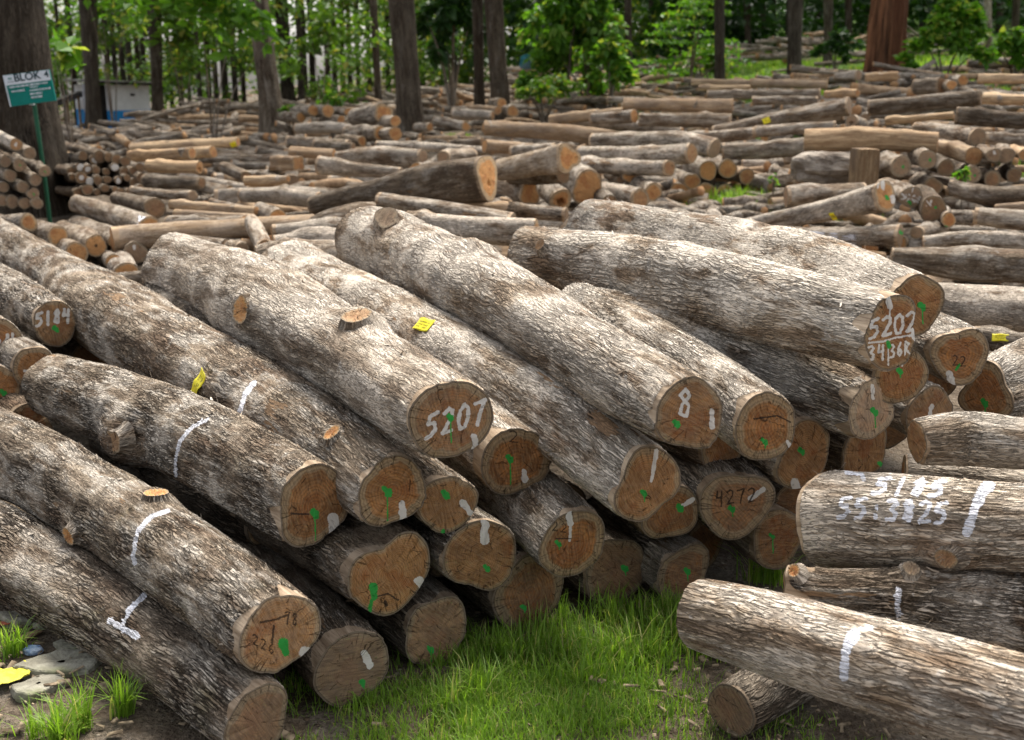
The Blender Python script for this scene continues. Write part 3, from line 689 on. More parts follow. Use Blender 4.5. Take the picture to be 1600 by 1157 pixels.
hero('log with a pale ring and green drip, right of the log painted 5207',
     [(806, 722, 61, .54), (740, 665, 58, .55), (650, 600, 50, .56), (520, 520, 44, .58)], 13, strokes=green(796, 717, 9, 40) + blob('w', 819, 744, 8, 14) + write('2', 795, 672, 815, 676, 18, 1.6, 'b'),
     col=(.58, .6, .0), fcol=(.38, .2, .1), rim=(.05, 0))
hero('log with a white paint streak on its brown end, low in mid stack',
     [(896, 850, 58, .34), (840, 795, 56, .35), (780, 745, 52, .36), (680, 660, 46, .38)], 14, strokes=[('w', 9, [(889, 800), (892, 818)]), ('w', 4, [(892, 818), (890, 845)])] + green(872, 850, 7, 8) + [('b', 1.6, [(868, 842), (892, 842)])] + write('22', 862, 815, 890, 820, 14, 1.2, 'b'),
     col=(.55, .62, .0), fcol=(.42, .25, .1), rim=(.03, 0))
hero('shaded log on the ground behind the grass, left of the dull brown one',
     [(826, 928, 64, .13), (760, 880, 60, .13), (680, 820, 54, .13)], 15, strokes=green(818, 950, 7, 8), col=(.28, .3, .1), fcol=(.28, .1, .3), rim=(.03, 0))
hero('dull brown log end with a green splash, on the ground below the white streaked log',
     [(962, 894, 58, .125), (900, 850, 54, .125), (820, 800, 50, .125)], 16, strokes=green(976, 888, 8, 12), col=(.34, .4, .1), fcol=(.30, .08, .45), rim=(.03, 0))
hero('rough barked small log on the ground, last to the right before the dark gap',
     [(1068, 896, 50, .115), (1010, 858, 48, .115), (930, 810, 44, .115)], 17, strokes=green(1073, 893, 8, 14), col=(.34, .5, .1), fcol=(.32, .1, .35), rim=(.02, 0), rough=2)
hero('shaded log peeping out below the smooth pale log, with a white dash',
     [(1048, 802, 50, .36), (990, 755, 48, .36), (900, 690, 46, .36), (800, 620, 42, .37)], 18, strokes=green(1062, 794, 9, 4) + [('w', 6, [(1068, 790), (1082, 780)])],
     col=(.40, .4, .1), fcol=(.32, .25, .15), rim=(.03, 0), stubs=[(937, 752, 12, .01, 0, 'mid')])
hero('log with inked figures on its greyish end, below the white 8',
     [(1150, 790, 60, .37), (1100, 740, 58, .37), (1040, 690, 52, .37), (960, 620, 46, .38)], 19, strokes=green(1143, 795, 8, 12) + [('w', 6, [(1172, 780), (1192, 765)])] + write('4272', 1118, 768, 1185, 762, 22, 2, 'b'),
     col=(.38, .4, .0), fcol=(.52, .15, .35), rim=(.03, 0), flobe=[(3, .05, 4.7)])
hero('log with a narrow waisted orange end just right of the log with the figure 8',
     [(1196, 668, 57, .70), (1130, 615, 56, .70), (1040, 560, 54, .72), (900, 492, 48, .74)], 20, strokes=green(1194, 690, 8, 10) + [('w', 5, [(1230, 690), (1238, 704)]), ('b', 2, [(1178, 655), (1215, 650), (1235, 660)])],
     col=(.56, .58, .0), fcol=(.42, .35, .1), rim=(.04, 0), flobe=[(2, .10, 1.9)])
hero('big log painted 5202 over 34 and 36 on its pear shaped end',
     [(1392, 515, 56, 1.0), (1290, 490, 58, .99), (1150, 455, 60, .95), (1000, 425, 56, .90), (830, 398, 44, .86)], 21,
     strokes=write('5202', 1358, 500, 1434, 486, 30, 4, slant=.05, wid=.8) + [('w', 2.6, [(1357, 536), (1380, 534), (1400, 528), (1425, 524)]), ('w', 7, [(1388, 466), (1391, 480)]), ('w', 2, [(1391, 480), (1390, 494)]), ('w', 8, [(1428, 515), (1430, 530)]), ('w', 2, [(1388, 532), (1388, 572)]), ('g', 6, [(1387, 535), (1389, 541)])] +
     write('34', 1356, 542, 1386, 538, 22, 3) + write('36R', 1390, 540, 1425, 532, 20, 2.6),
     col=(.58, .60, .0), fcol=(.38, .3, .1), rim=(.04, 0), flobe=[(1, .10, -1.3), (2, .10, 1.5), (3, .05, 1.1)], stubs=[(848, 385, 9, .05, .1, 'mid')], knots=[(1.7, 1.2, .06, .012)])
hero('big cracked log lying behind the log painted 5202, its far end pale',
     [(1426, 480, 54, .97), (1330, 440, 56, .97), (1200, 400, 52, .95), (1050, 375, 48, .92), (905, 350, 38, .90)], 22,
     strokes=green(1440, 480, 9, 26), tags=[(1072, 411, 16, 7, .1)], col=(.60, .62, .0), fcol=(.38, .3, .1), rim=(.05, .08), flobe=[(2, .08, .6)], tiltb=(.2, -1.2), knots=[(1.6, 1.15, .05, -.02)])
hero('log with a pale grey cracked end and a green splash, under the log painted 5202',
     [(1362, 640, 50, .70), (1290, 605, 54, .70), (1180, 560, 52, .72), (1060, 520, 46, .74), (930, 490, 40, .76)], 23,
     strokes=green(1366, 644, 9, 24) + [('w', 5.5, [(1363, 604), (1363, 622)])], col=(.56, .58, .0), fcol=(.72, .15, .75), rim=(.05, 0), rough=1.6, flobe=[(2, .08, 1.9)])
hero('log with a tall pointed brown end and a white patch at its foot',
     [(1256, 712, 52, .52), (1200, 680, 50, .52), (1120, 640, 46, .54)], 24, strokes=green(1252, 706, 8, 6) + [('w', 11, [(1240, 755), (1246, 768)]), ('w', 5, [(1232, 640), (1226, 652)])],
     col=(.44, .5, .2), fcol=(.42, .3, .1), rim=(.02, 0), flobe=[(2, .14, 1.6), (3, .06, 1.5)])
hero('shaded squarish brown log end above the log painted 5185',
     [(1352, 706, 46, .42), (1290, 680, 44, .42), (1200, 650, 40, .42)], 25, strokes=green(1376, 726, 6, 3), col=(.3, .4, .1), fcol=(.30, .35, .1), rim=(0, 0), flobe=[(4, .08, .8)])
hero('log with a dark radiating orange end directly below the figures 34 and 36',
     [(1407, 588, 48, .80), (1330, 555, 46, .80), (1200, 510, 42, .80)], 26, strokes=green(1405, 580, 8, 10) + [('w', 3, [(1407, 558), (1410, 572)])], col=(.38, .45, .1), fcol=(.34, .35, .1), rim=(.02, 0))
hero('log with a notch in its orange end, right of the figures 34 and 36',
     [(1500, 557, 48, .72), (1460, 535, 46, .72), (1390, 505, 42, .74), (1300, 480, 40, .74)], 27, strokes=[('w', 9, [(1484, 585), (1487, 600)]), ('g', 4, [(1494, 578), (1499, 570)])] + write('22', 1488, 555, 1512, 558, 16, 1.6, 'b'),
     col=(.50, .62, .0), fcol=(.48, .35, .15), rim=(.03, 0), flobe=[(3, .10, 2.8)])
hero('log with pale bark curling off its ridged end, under the notched log',
     [(1452, 648, 44, .52), (1410, 630, 42, .52), (1340, 600, 40, .52)], 28, strokes=[('w', 6, [(1455, 635), (1452, 655)])], col=(.5, .7, .0), fcol=(.42, .25, .3), rim=(.02, 0))
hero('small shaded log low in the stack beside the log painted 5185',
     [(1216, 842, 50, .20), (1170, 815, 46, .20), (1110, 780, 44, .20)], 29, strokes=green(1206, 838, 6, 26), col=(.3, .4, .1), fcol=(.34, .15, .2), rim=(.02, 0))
hero('split log end with a folded brown face and green paint at the right edge',
     [(1541, 615, 44, .55), (1600, 590, 50, .55), (1700, 560, 50, .5)], 30, strokes=green(1538, 630, 9, 18), col=(.52, .6, .0), fcol=(.45, .3, .15), rim=(.02, 0), flobe=[(3, .12, 1.7)], group='logs along the right edge in front')
# fillers that close the dark heart of the stack, shade put into their tones (only their ends and slivers show)
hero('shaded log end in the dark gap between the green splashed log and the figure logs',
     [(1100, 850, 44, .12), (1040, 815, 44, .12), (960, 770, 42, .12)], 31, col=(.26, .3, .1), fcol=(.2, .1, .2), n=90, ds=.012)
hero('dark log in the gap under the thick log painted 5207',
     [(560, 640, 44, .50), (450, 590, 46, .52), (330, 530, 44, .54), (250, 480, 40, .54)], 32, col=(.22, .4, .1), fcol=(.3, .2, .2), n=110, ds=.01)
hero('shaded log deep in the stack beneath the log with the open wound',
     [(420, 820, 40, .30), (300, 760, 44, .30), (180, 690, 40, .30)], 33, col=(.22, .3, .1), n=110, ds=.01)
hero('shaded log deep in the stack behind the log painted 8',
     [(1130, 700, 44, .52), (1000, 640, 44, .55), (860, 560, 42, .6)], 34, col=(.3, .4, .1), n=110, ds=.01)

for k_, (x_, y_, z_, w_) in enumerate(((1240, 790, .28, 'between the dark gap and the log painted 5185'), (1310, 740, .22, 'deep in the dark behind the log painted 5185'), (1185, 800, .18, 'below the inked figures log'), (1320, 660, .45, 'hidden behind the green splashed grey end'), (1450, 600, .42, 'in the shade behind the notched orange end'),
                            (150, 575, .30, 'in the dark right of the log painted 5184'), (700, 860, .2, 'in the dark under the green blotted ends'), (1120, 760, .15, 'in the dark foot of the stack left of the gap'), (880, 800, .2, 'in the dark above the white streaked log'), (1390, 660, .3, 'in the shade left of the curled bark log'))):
    hero('dark log ' + w_, [(x_, y_, 46, z_), (x_ - 90, y_ - 45, 44, z_), (x_ - 210, y_ - 100, 40, z_)], 70 + k_, col=(.16, .3, .1), fcol=(.14, .2, .2), rim=(.02, 0), n=80, ds=.014, flakes=0)  # hidden fillers added; shade of the gaps is put into their tone

# ---- right hand logs in front
GR = 'logs along the right edge in front'
hero('fat cracked log painted 5185 and a second row of white figures on its bark',
     [(1290, 813, 79, .46), (1350, 815, 79, .50), (1450, 822, 76, .54), (1560, 828, 72, .58), (1700, 832, 70, .63), (2100, 840, 66, .72)], 41, n=420, ds=.0032, lob=(.02, .015, .01, .01),
     bstrokes=write('5185', 1362, 746, 1478, 752, 25, 6, slant=.4, wid=.72) + write('55.3825', 1308, 776, 1484, 786, 33, 6, slant=.1, wid=.74) +
     [('w', 6, [(1322, 738), (1345, 740), (1350, 750)]), ('w', 16, [(1543, 760), (1530, 782)]), ('w', 15, [(1528, 785), (1515, 815), (1512, 828)])],
     col=(.64, .52, .18), fcol=(.4, .3, .2), rim=(.012, 0), group=GR, stubs=[(1480, 872, 17, .012, -.2, 'mid')], knots=[(2.6, .75, .07, .02)])
hero('grey bent log resting above the log painted 5185, running out at the right edge',
     [(1432, 690, 36, .66), (1500, 680, 42, .67), (1600, 690, 42, .68), (1720, 702, 42, .68), (2050, 720, 44, .68)], 42, col=(.44, .5, .05), group=GR, rim=(.01, 0), rough=2)
hero('pale rough log just behind the log painted 5185, only its top strip in view',
     [(1412, 745, 34, .50), (1500, 752, 34, .50), (1620, 772, 36, .50), (1720, 780, 36, .5), (2050, 800, 38, .5)], 43, col=(.62, .6, .05), group=GR, rim=(.02, 0), n=120, ds=.01)
hero('crooked log with a split pale end, a broken stub and a white drip',
     [(1228, 922, 38, .36), (1290, 930, 40, .36), (1400, 938, 50, .36), (1500, 950, 62, .36), (1620, 965, 70, .36), (1740, 985, 72, .36), (2100, 1040, 76, .36)], 44,
     bstrokes=[('w', 9, [(1403, 922), (1402, 945), (1404, 960)]), ('w', 3, [(1403, 960), (1402, 990)])], stubs=[(1424, 892, 13, .02, 0, 'grey'), (1243, 893, 12, .015, -.6, 'pale')],
     col=(.44, .52, .1), group=GR, rim=(.05, 0), lump=.09, rough=2)
hero('weathered pale log with a white bar, propped on timber blocks',
     [(1085, 958, 56, .34), (1180, 985, 64, .34), (1320, 1028, 70, .37), (1480, 1074, 74, .40), (1700, 1138, 78, .44), (1950, 1210, 80, .48)], 45, n=300, ds=.0042,
     bstrokes=[('w', 15, [(1335, 990), (1322, 1015)]), ('w', 11, [(1320, 1020), (1318, 1060)]), ('w', 6, [(1345, 982), (1362, 982)])],
     col=(.60, .62, .1), fcol=(.5, .2, .3), group=GR, rim=(.03, 0), tilt=(0, 0))
P, t_ = at_z(1135, 1100, .09)
def block(P, sz, ang, seed, label, name='timber_block', cat='timber block', tone=(.35, .3, .5), group=None):
    # a short sawn piece standing or lying, with worn edges
    a, b, c = sz; R = rotz(ang)
    n = 9; V = []; f = []
    g = np.linspace(-1, 1, n)
    for ax in range(3):
        for s_ in (-1, 1):
            o = len(V)
            for u in g:
                for v in g:
                    q = [0, 0, 0]; q[ax] = s_; q[(ax + 1) % 3] = u; q[(ax + 2) % 3] = v
                    q = np.array(q, float); e = np.abs(q) ** 8; k = 1 - .02 * max(0, e.sum() - 1)
                    p = q * k * np.array([a, b, c]) / 2
                    p = p + .018 * a * fbm(np.array([p * 14 + seed]), seed, 3)[0] * (np.sign(q))
                    V.append(R @ p)
            for i in range(n - 1):
                for j in range(n - 1):
                    F4 = (o + i * n + j, o + (i + 1) * n + j, o + (i + 1) * n + j + 1, o + i * n + j + 1)
                    f.append(F4 if s_ > 0 else F4[::-1])
    V = np.array(V); bk = np.stack([V[:, 0], V[:, 1], V[:, 2]], -1)
    z = np.ones(len(V)); pt = np.zeros((len(V), 4)); pt[:, 3] = 1
    o = mesh_obj(name, V, f, M_BARKF, None, {'bk': ('FLOAT_VECTOR', bk + seed), 'rim': ('FLOAT', z * 0), 'bare': ('FLOAT', z), 'paint': ('FLOAT_COLOR', pt)}, color=tone)
    o.location = tuple(P); return tag(o, label, cat, group)
hero('short sleeper log under the left end of the propped pale log', [(1142, 1112, 44, .085), (1190, 1082, 44, .085), (1260, 1045, 42, .085)], 46, col=(.30, .4, .1), fcol=(.24, .2, .5), group=GR, n=110, ds=.012, rim=(.01, 0), flakes=30)

# ---- small stack at the left edge
GL_ = 'numbered logs at the left edge'
hero('log painted 5184 at the left edge of the picture', [(86, 506, 35, .60), (40, 475, 38, .60), (-60, 425, 38, .60)], 51, strokes=write('5184', 56, 490, 112, 482, 20, 4, wid=.75) + green(87, 515, 7, 4),
     col=(.52, .55, .05), fcol=(.42, .15, .2), group=GL_, rim=(.02, 0), n=200)
hero('log with a cut off white 84 on its end at the left edge', [(-2, 533, 38, .56), (-60, 500, 38, .56), (-150, 450, 38, .56)], 52, strokes=write('84', -12, 532, 28, 518, 22, 4.5), col=(.5, .55, .05), fcol=(.45, .3, .2), group=GL_, rim=(.03, 0))
hero('log with a clean orange end and a green blot, under the log painted 5184', [(53, 574, 34, .47), (0, 545, 34, .47), (-100, 490, 34, .47)], 53, strokes=green(59, 577, 7, 0) + [('w', 3, [(38, 580), (50, 578)])], col=(.4, .5, .1), fcol=(.45, .35, .1), group=GL_, rim=(.02, 0))
hero('log end with a green square blot, lowest at the left edge', [(-2, 607, 34, .40), (-60, 575, 34, .40), (-160, 520, 34, .4)], 54, strokes=green(5, 614, 8, 0), col=(.4, .5, .1), fcol=(.45, .3, .1), group=GL_, rim=(.02, 0))
hero('shaded grey barked log below the orange ends at the left edge', [(45, 668, 36, .26), (0, 640, 36, .26), (-100, 590, 36, .26)], 55, col=(.32, .4, .1), fcol=(.3, .2, .2), group=GL_, rim=(.02, 0))

# ------------------------------------------------------------------ the middle of the yard
# fx, fy, bx, by, front radius, back radius (picture), D front, D back, kind, words
KINDS = {'o': ((.47, .5, .2), (.66, .95, .1)), 'g': ((.50, .5, .2), (.52, .35, .7)), 'p': ((.64, .72, .2), (.62, .7, .3)), 'b': ((.56, .5, .30), (.62, .7, .2)), 'd': ((.28, .35, .25), (.34, .3, .4)), 'y': ((.68, .6, .15), (.66, .85, .2))}
mid_seed = [200]
def L(kind, words, f, *rest, group, D, face=None, name='log', cat='log', bare=None, tags=(), strokes=(), bstrokes=(), hollow=0, lob=None, **k):
    """f=(x,y,r) and the rest of the axis; D = distances"""
    mid_seed[0] += 1; sd = mid_seed[0]
    pts = [f] + list(rest); ds_ = D if isinstance(D, (list, tuple)) else [D] * len(pts)
    if len(ds_) < len(pts): ds_ = list(np.interp(np.linspace(0, 1, len(pts)), np.linspace(0, 1, len(ds_)), ds_))
    ct = []
    for (x, y, r), d in zip(pts, ds_):
        P, t = at_D(x, y, d); P[2] = max(P[2], ground_h(P[0], P[1]) + .5 * r * t / F); ct.append((P, r * t / F))
    bc, fcl = KINDS[kind]; j = rnd.uniform(-.07, .07)
    bc = (bc[0] + j, bc[1] + rnd.uniform(-.12, .12), bc[2] + rnd.uniform(0, .12)); fcl = (fcl[0] + rnd.uniform(-.09, .09), fcl[1] + rnd.uniform(-.15, .1), fcl[2])
    if face: fcl = face
    if bare is None: bare = 1.0 if kind == 'y' else (.75 if kind == 'b' else 0.0)
    near_ = min(ds_) < 8.5
    return build_log(ct, words, cat=cat, name=name, group=group, seed=sd, n=96 if near_ else 44, ds=.02 if near_ else .05, strokes=strokes, bstrokes=bstrokes, tags=tags, col=bc, fcol=fcl,
                     bare=bare, lob=lob or (.05, .035, .02, .01), lump=.13, rim=(.02, .015), rough=1.6, knots=[(rnd.uniform(.6, 2.6), rnd.uniform(.2, .9) * float(np.linalg.norm(ct[0][0] - ct[-1][0])), rnd.uniform(.05, .1), rnd.uniform(.01, .035)) for _ in range(rnd.choice((0, 1, 2, 2)))], hollow=hollow, straight=.25, **k)
G1 = 'small orange ended logs behind the left end of the front stack'
L('o', 'round orange log end with a level saw mark, at the left edge', (45, 348, 14), (-40, 352, 13), group=G1, D=[10.5, 11.4])
L('o', 'orange ended log with peeling bark, second from the left behind the pale long log', (90, 368, 16), (30, 350, 13), group=G1, D=[10.2, 12])
L('o', 'orange log end low in its row, between the peeling one and the dotted one', (120, 396, 17), (70, 372, 14), group=G1, D=[9.8, 11.5])
L('o', 'orange log end with a dark dot at its heart', (150, 384, 17), (100, 358, 14), group=G1, D=[10, 12.4], strokes=[('b', 3, [(150, 383), (151, 385)])])
L('o', 'brown log end with a white tick above and green paint at its right rim', (186, 376, 16), (120, 350, 13), group=G1, D=[10.3, 12.3], strokes=[('w', 3, [(190, 365), (191, 371)]), ('g', 4, [(199, 378), (200, 380)])])
L('g', 'grey brown log end with a white tick, wedged below the log with white scribbles', (212, 396, 18), (190, 382, 16), group=G1, D=[10, 11.5], strokes=[('w', 3, [(209, 384), (210, 389)])])
L('o', 'stout log with white scribbles on its bark beside its orange end', (233, 357, 18), (180, 338, 17), (120, 318, 14), group=G1, D=[10.6, 11.6, 12.5], bstrokes=write('324', 214, 350, 226, 354, 9, 2.2) + write('85', 216, 338, 228, 340, 8, 2.2))
L('g', 'grey log end with green paint, right of the one with the white tick', (249, 381, 15), (235, 370, 14), group=G1, D=[10.6, 12], strokes=[('g', 4, [(256, 382), (257, 384)]), ('w', 2, [(246, 372), (248, 377)])])
L('o', 'little log whose orange end overlaps the lowest one at the left', (179, 411, 13), (160, 398, 12), group=G1, D=[9.5, 11])
L('o', 'lowest orange log end behind the left of the stack', (198, 430, 19), (180, 414, 16), group=G1, D=[9.1, 11])
L('d', 'dark grey log end above the stout log with white scribbles', (242, 326, 16), (185, 312, 13), group=G1, D=[11.6, 13])
L('o', 'long brown log with a small fresh orange end, right of the scribbled log', (382, 349, 11), (320, 352, 13), (265, 350, 13), group=G1, D=[10.8, 11.2, 11.5])
L('b', 'bare reddish pole lying above the long brown log', (400, 330, 7), (268, 320, 8), group=G1, D=[11.3, 11.8])
L('b', 'second bare reddish pole just below the first', (395, 340, 6), (275, 334, 7), group=G1, D=[11.1, 11.6])
L('o', 'short log whose brown end carries a yellow tag low down', (434, 341, 13), (405, 328, 12), group=G1, D=[11, 11.8], tags=[(436, 350, 10, 8, 1.4)])
L('d', 'brown barked log lying below the bare golden logs', (315, 286, 10), (228, 284, 12), group=G1, D=[13.2, 13.6])
L('g', 'thin grey log sagging in its middle', (302, 306, 9), (255, 306, 7), (206, 297, 6), group=G1, D=[12.7, 13, 13.3])
for k_, (x, y, r) in enumerate(((300, 240, 10), (333, 238, 9))):
    L('y', ('golden bare log with a brown sawn end, left of its twin', 'golden bare log with a brown sawn end, right of its twin')[k_], (x, y, r), (x - 95, y + 4, r - 1), group=G1, D=[16.5 + k_, 17 + k_])
L('y', 'long golden log with a yellow tag at its upper right end', (372, 222, 8), (205, 232, 8), group=G1, D=[18.5, 18.8], tags=[(366, 226, 10, 8, .3)])
L('y', 'golden log split open at its brown right end', (312, 262, 10), (232, 260, 10), group=G1, D=[15, 15.3], hollow=.3)
L('y', 'golden barkless log lying just behind the golden logs, at their left', (150, 247, 8), (92, 245, 8), group=G1, D=[17.5, 18])
L('y', 'thin golden pole leaning at the foot of the big left tree', (155, 232, 5), (92, 237, 5), group=G1, D=[18, 19])
L('b', 'fresh orange brown slab of a log left of the big bent log', (450, 280, 5), (420, 284, 9), (382, 283, 7), group=G1, D=[13.2, 13.4, 13.4])
L('p', 'chalky white log lying among broken whitish pieces', (500, 313, 12), (440, 305, 13), (378, 306, 10), group=G1, D=[12.1, 12.3, 12.6])
L('d', 'dark blotched log slanting beside the golden ones', (385, 277, 9), (350, 262, 9), group=G1, D=[14, 14.4])
L('p', 'lumpy pale log standing out at the right of the small orange end', (412, 388, 13), (402, 365, 13), (392, 345, 10), group=G1, D=[9.0, 9.3, 9.7], lob=(.08, .08, .05, .03))
L('g', 'short thick log with its bark hanging off, behind the pale log', (378, 390, 11), (360, 385, 10), group=G1, D=[9.2, 9.8])
# --- centre
G2 = 'logs heaped behind the middle of the front stack'
L('d', 'big dark bent log with a black hole in its cream heart shaped end', (762, 277, 33), (690, 285, 33), (600, 300, 24), (545, 308, 20), (490, 322, 16), group=G2, D=[9.8, 10.0, 10.3, 10.5, 10.7], hollow=.12, face=(.85, 1.0, .0), flobe=[(3, .14, 4.7), (2, .08, 1.2)])
L('g', 'slim grey log with a blunt tip, in front of the big dark bent log', (592, 313, 12), (690, 327, 15), (800, 348, 16), group=G2, D=[9.4, 9.2, 9.0])
L('p', 'broad grey log running up to a dark hollow end behind the stack', (838, 366, 21), (750, 362, 21), (640, 350, 20), group=G2, D=[7.6, 7.7, 8.0])
L('g', 'gnarled log stump with frayed bark left of the knobbly root end', (482, 350, 9), (515, 342, 17), (560, 336, 18), (610, 330, 14), group=G2, D=[9.2, 9.2, 9.3, 9.5])
L('p', 'pale cracked log lying low behind the pale tagged log', (425, 362, 11), (500, 356, 12), (540, 352, 10), group=G2, D=[8.7, 8.8, 9])
L('p', 'second pale cracked log lying just in front of the first', (428, 380, 12), (500, 372, 14), (560, 368, 12), group=G2, D=[8.1, 8.2, 8.4])
L('g', 'wide grey log half hidden behind the thick log painted 5207', (400, 402, 16), (480, 394, 17), (560, 390, 14), group=G2, D=[7.3, 7.4, 7.6])
L('g', 'mottled grey log with a knot and a small ochre end, centre of the yard', (661, 246, 12), (600, 244, 16), (527, 243, 7), group=G2, D=[14, 14.3, 14.8])
L('g', 'short log whose pale yellow end sits beside the mottled grey log', (692, 246, 11), (735, 243, 12), group=G2, D=[14, 14.5])
L('p', 'long thin log with a fresh orange tip left of the cream ended log', (770, 237, 6), (690, 230, 7), (590, 227, 7), group=G2, D=[16, 16.5, 17])
L('g', 'curved grey log with a thick left end, under the mottled one', (628, 270, 8), (560, 266, 11), (499, 258, 15), group=G2, D=[12.8, 13, 13.2])
L('o', 'small log showing two little pale ends under the mottled log', (650, 263, 9), (676, 262, 8), group=G2, D=[13.2, 13.8])
L('b', 'short bare brown log beside a patch of grass', (522, 241, 8), (454, 238, 8), group=G2, D=[15.5, 15.7])
L('b', 'squarish brown log end left of centre', (466, 256, 12), (430, 256, 11), group=G2, D=[14.6, 15], lob=(.02, .02, .12, .01))
L('g', 'long low log crossing behind the bare brown one', (545, 228, 9), (450, 222, 9), group=G2, D=[17.5, 18])
L('d', 'blackish log with flaking bark in the centre of the yard', (552, 231, 8), (492, 229, 9), group=G2, D=[16.6, 16.8])
L('p', 'wavy pale log in the row left of the second tree trunk', (555, 202, 7), (510, 198, 8), (463, 202, 8), group=G2, D=[21, 21.3, 21.6])
L('g', 'straight log in the row left of the second tree trunk', (600, 212, 8), (540, 205, 7), group=G2, D=[20, 20.6])
for k_, (x, y, r, lab) in enumerate(((470, 184, 8, 'small orange ended log at the left of the far orange cluster'), (489, 173, 9, 'rough orange brown log end, second in the far orange cluster'), (513, 174, 10, 'largest orange end in the far cluster left of the trunk'), (544, 175, 7, 'small orange ended log, right in the far cluster'), (533, 187, 7, 'lowest orange end of the far cluster left of the trunk'))):
    L('o', lab, (x, y, r), (x - 30, y + rnd.uniform(-4, 3), r - 1), group=G2, D=[24 - k_ * .3, 25])
L('o', 'big bright orange log end stacked high beside the central tree trunk', (600, 178, 16), (555, 184, 13), group=G2, D=[18.6, 19.5], flobe=[(4, .08, .5)])
L('o', 'orange log end squeezed between the big one and the trunk', (618, 190, 9), (585, 190, 9), group=G2, D=[18.2, 19])
L('o', 'orange log end under the big bright one beside the trunk', (595, 209, 13), (545, 210, 12), group=G2, D=[18, 19])
L('o', 'orange log end touching the foot of the central trunk', (618, 210, 12), (590, 212, 11), group=G2, D=[17.6, 18.4])
L('o', 'low brown orange end in front of the central trunk, at its left', (566, 221, 8), (530, 220, 8), group=G2, D=[18, 18.5])
for (lab, kd, fr, bkk, D_) in (
    ('orange ended log just right of the central trunk', 'o', (728, 198, 8), (682, 190, 8), [22, 23]),
    ('tiny orange end touching the right side of the central trunk', 'o', (672, 199, 6), (650, 199, 6), [22.5, 23]),
    ('smooth pale rounded log right of the central trunk', 'p', (770, 181, 7), (708, 178, 8), [25, 25.4]),
    ('log with a tan split side and orange end, far behind the cream ended log', 'b', (778, 173, 7), (735, 170, 6), [26, 27]),
    ('round ochre log end at the foot of the pair of trunks', 'o', (784, 162, 8), (768, 162, 7), [27, 28]),
    ('orange log end cut off square, right of the pair of trunks', 'o', (801, 174, 9), (790, 172, 7), [26, 27]),
    ('fat brown log right of centre in the far rows', 'b', (758, 199, 11), (850, 204, 11), [21, 21.5]),
    ('black charred looking log with a pale spot', 'd', (754, 221, 6), (705, 226, 6), [17, 17.4]),
    ('brown log with a ragged top edge below the long pale brown one', 'b', (757, 228, 10), (830, 234, 10), [15.5, 15.8]),
    ('pale cracked log reaching right below the ragged one', 'p', (868, 231, 7), (800, 237, 8), [15, 15.4])):
    L(kd, lab, fr, bkk, group=G2, D=D_)
# --- right of centre
G3 = 'pile with orange ends right of the centre'
L('b', 'very long smooth brown log crossing the middle distance', (757, 200, 11), (860, 205, 12), (970, 216, 11), group=G3, D=[19, 19, 18.5])
L('p', 'pale mottled log with an orange tip at its right', (1066, 206, 7), (980, 196, 9), (893, 188, 8), group=G3, D=[19.5, 20, 20.5])
L('g', 'long grey log with a big orange end, topmost right of centre', (1117, 233, 15), (1060, 218, 14), (1000, 220, 14), (924, 221, 12), group=G3, D=[13.6, 14, 14.3, 14.6])
L('y', 'pale smooth log with a notched cream end right of the big dark bent log', (888, 247, 21), (840, 256, 20), (783, 266, 18), group=G3, D=[10.8, 11.2, 11.7], bare=.35, face=(.78, 1.0, 0), flobe=[(3, .15, 4.2)])
L('d', 'shaded log lying under the notched pale log', (880, 272, 15), (800, 275, 14), group=G3, D=[11.4, 12])
L('p', 'pale log with a round tan end right of the notched one, upper', (1081, 240, 15), (1000, 243, 13), (906, 240, 12), group=G3, D=[12.9, 13.4, 14])
L('p', 'pale log with a deep orange oval end just below the round tan one', (1046, 263, 14), (980, 262, 13), (906, 258, 13), group=G3, D=[12.3, 12.8, 13.5])
L('o', 'log with a cleft heart shaped orange end, left in the low row', (828, 302, 17), (785, 290, 15), group=G3, D=[11.8, 12.6], flobe=[(2, .16, 1.6), (3, .1, 1.5)])
L('o', 'hollow log with a dark arch in its tan end', (876, 312, 17), (850, 290, 16), group=G3, D=[11.6, 12.6], hollow=.35)
L('o', 'largest flat orange end, facing the camera behind the stack', (918, 293, 25), (895, 272, 20), group=G3, D=[11.8, 12.8], flobe=[(2, .08, .8)])
L('d', 'dull reddish log end below the largest flat orange one', (954, 318, 14), (935, 305, 14), group=G3, D=[11.4, 12])
L('p', 'short pale barked log with an oval orange end beside a cracked one', (1001, 312, 17), (945, 301, 15), group=G3, D=[11.5, 12.2])
L('o', 'cracked orange log end behind the oval one', (1020, 301, 15), (990, 290, 14), group=G3, D=[12.1, 13])
L('o', 'ochre squarish log end in the second row', (987, 273, 14), (960, 262, 12), group=G3, D=[12.8, 13.5], lob=(.04, .03, .08, .01))
L('g', 'plain grey round log end left of the ochre squarish one', (970, 281, 9), (950, 272, 9), group=G3, D=[12.9, 13.6])
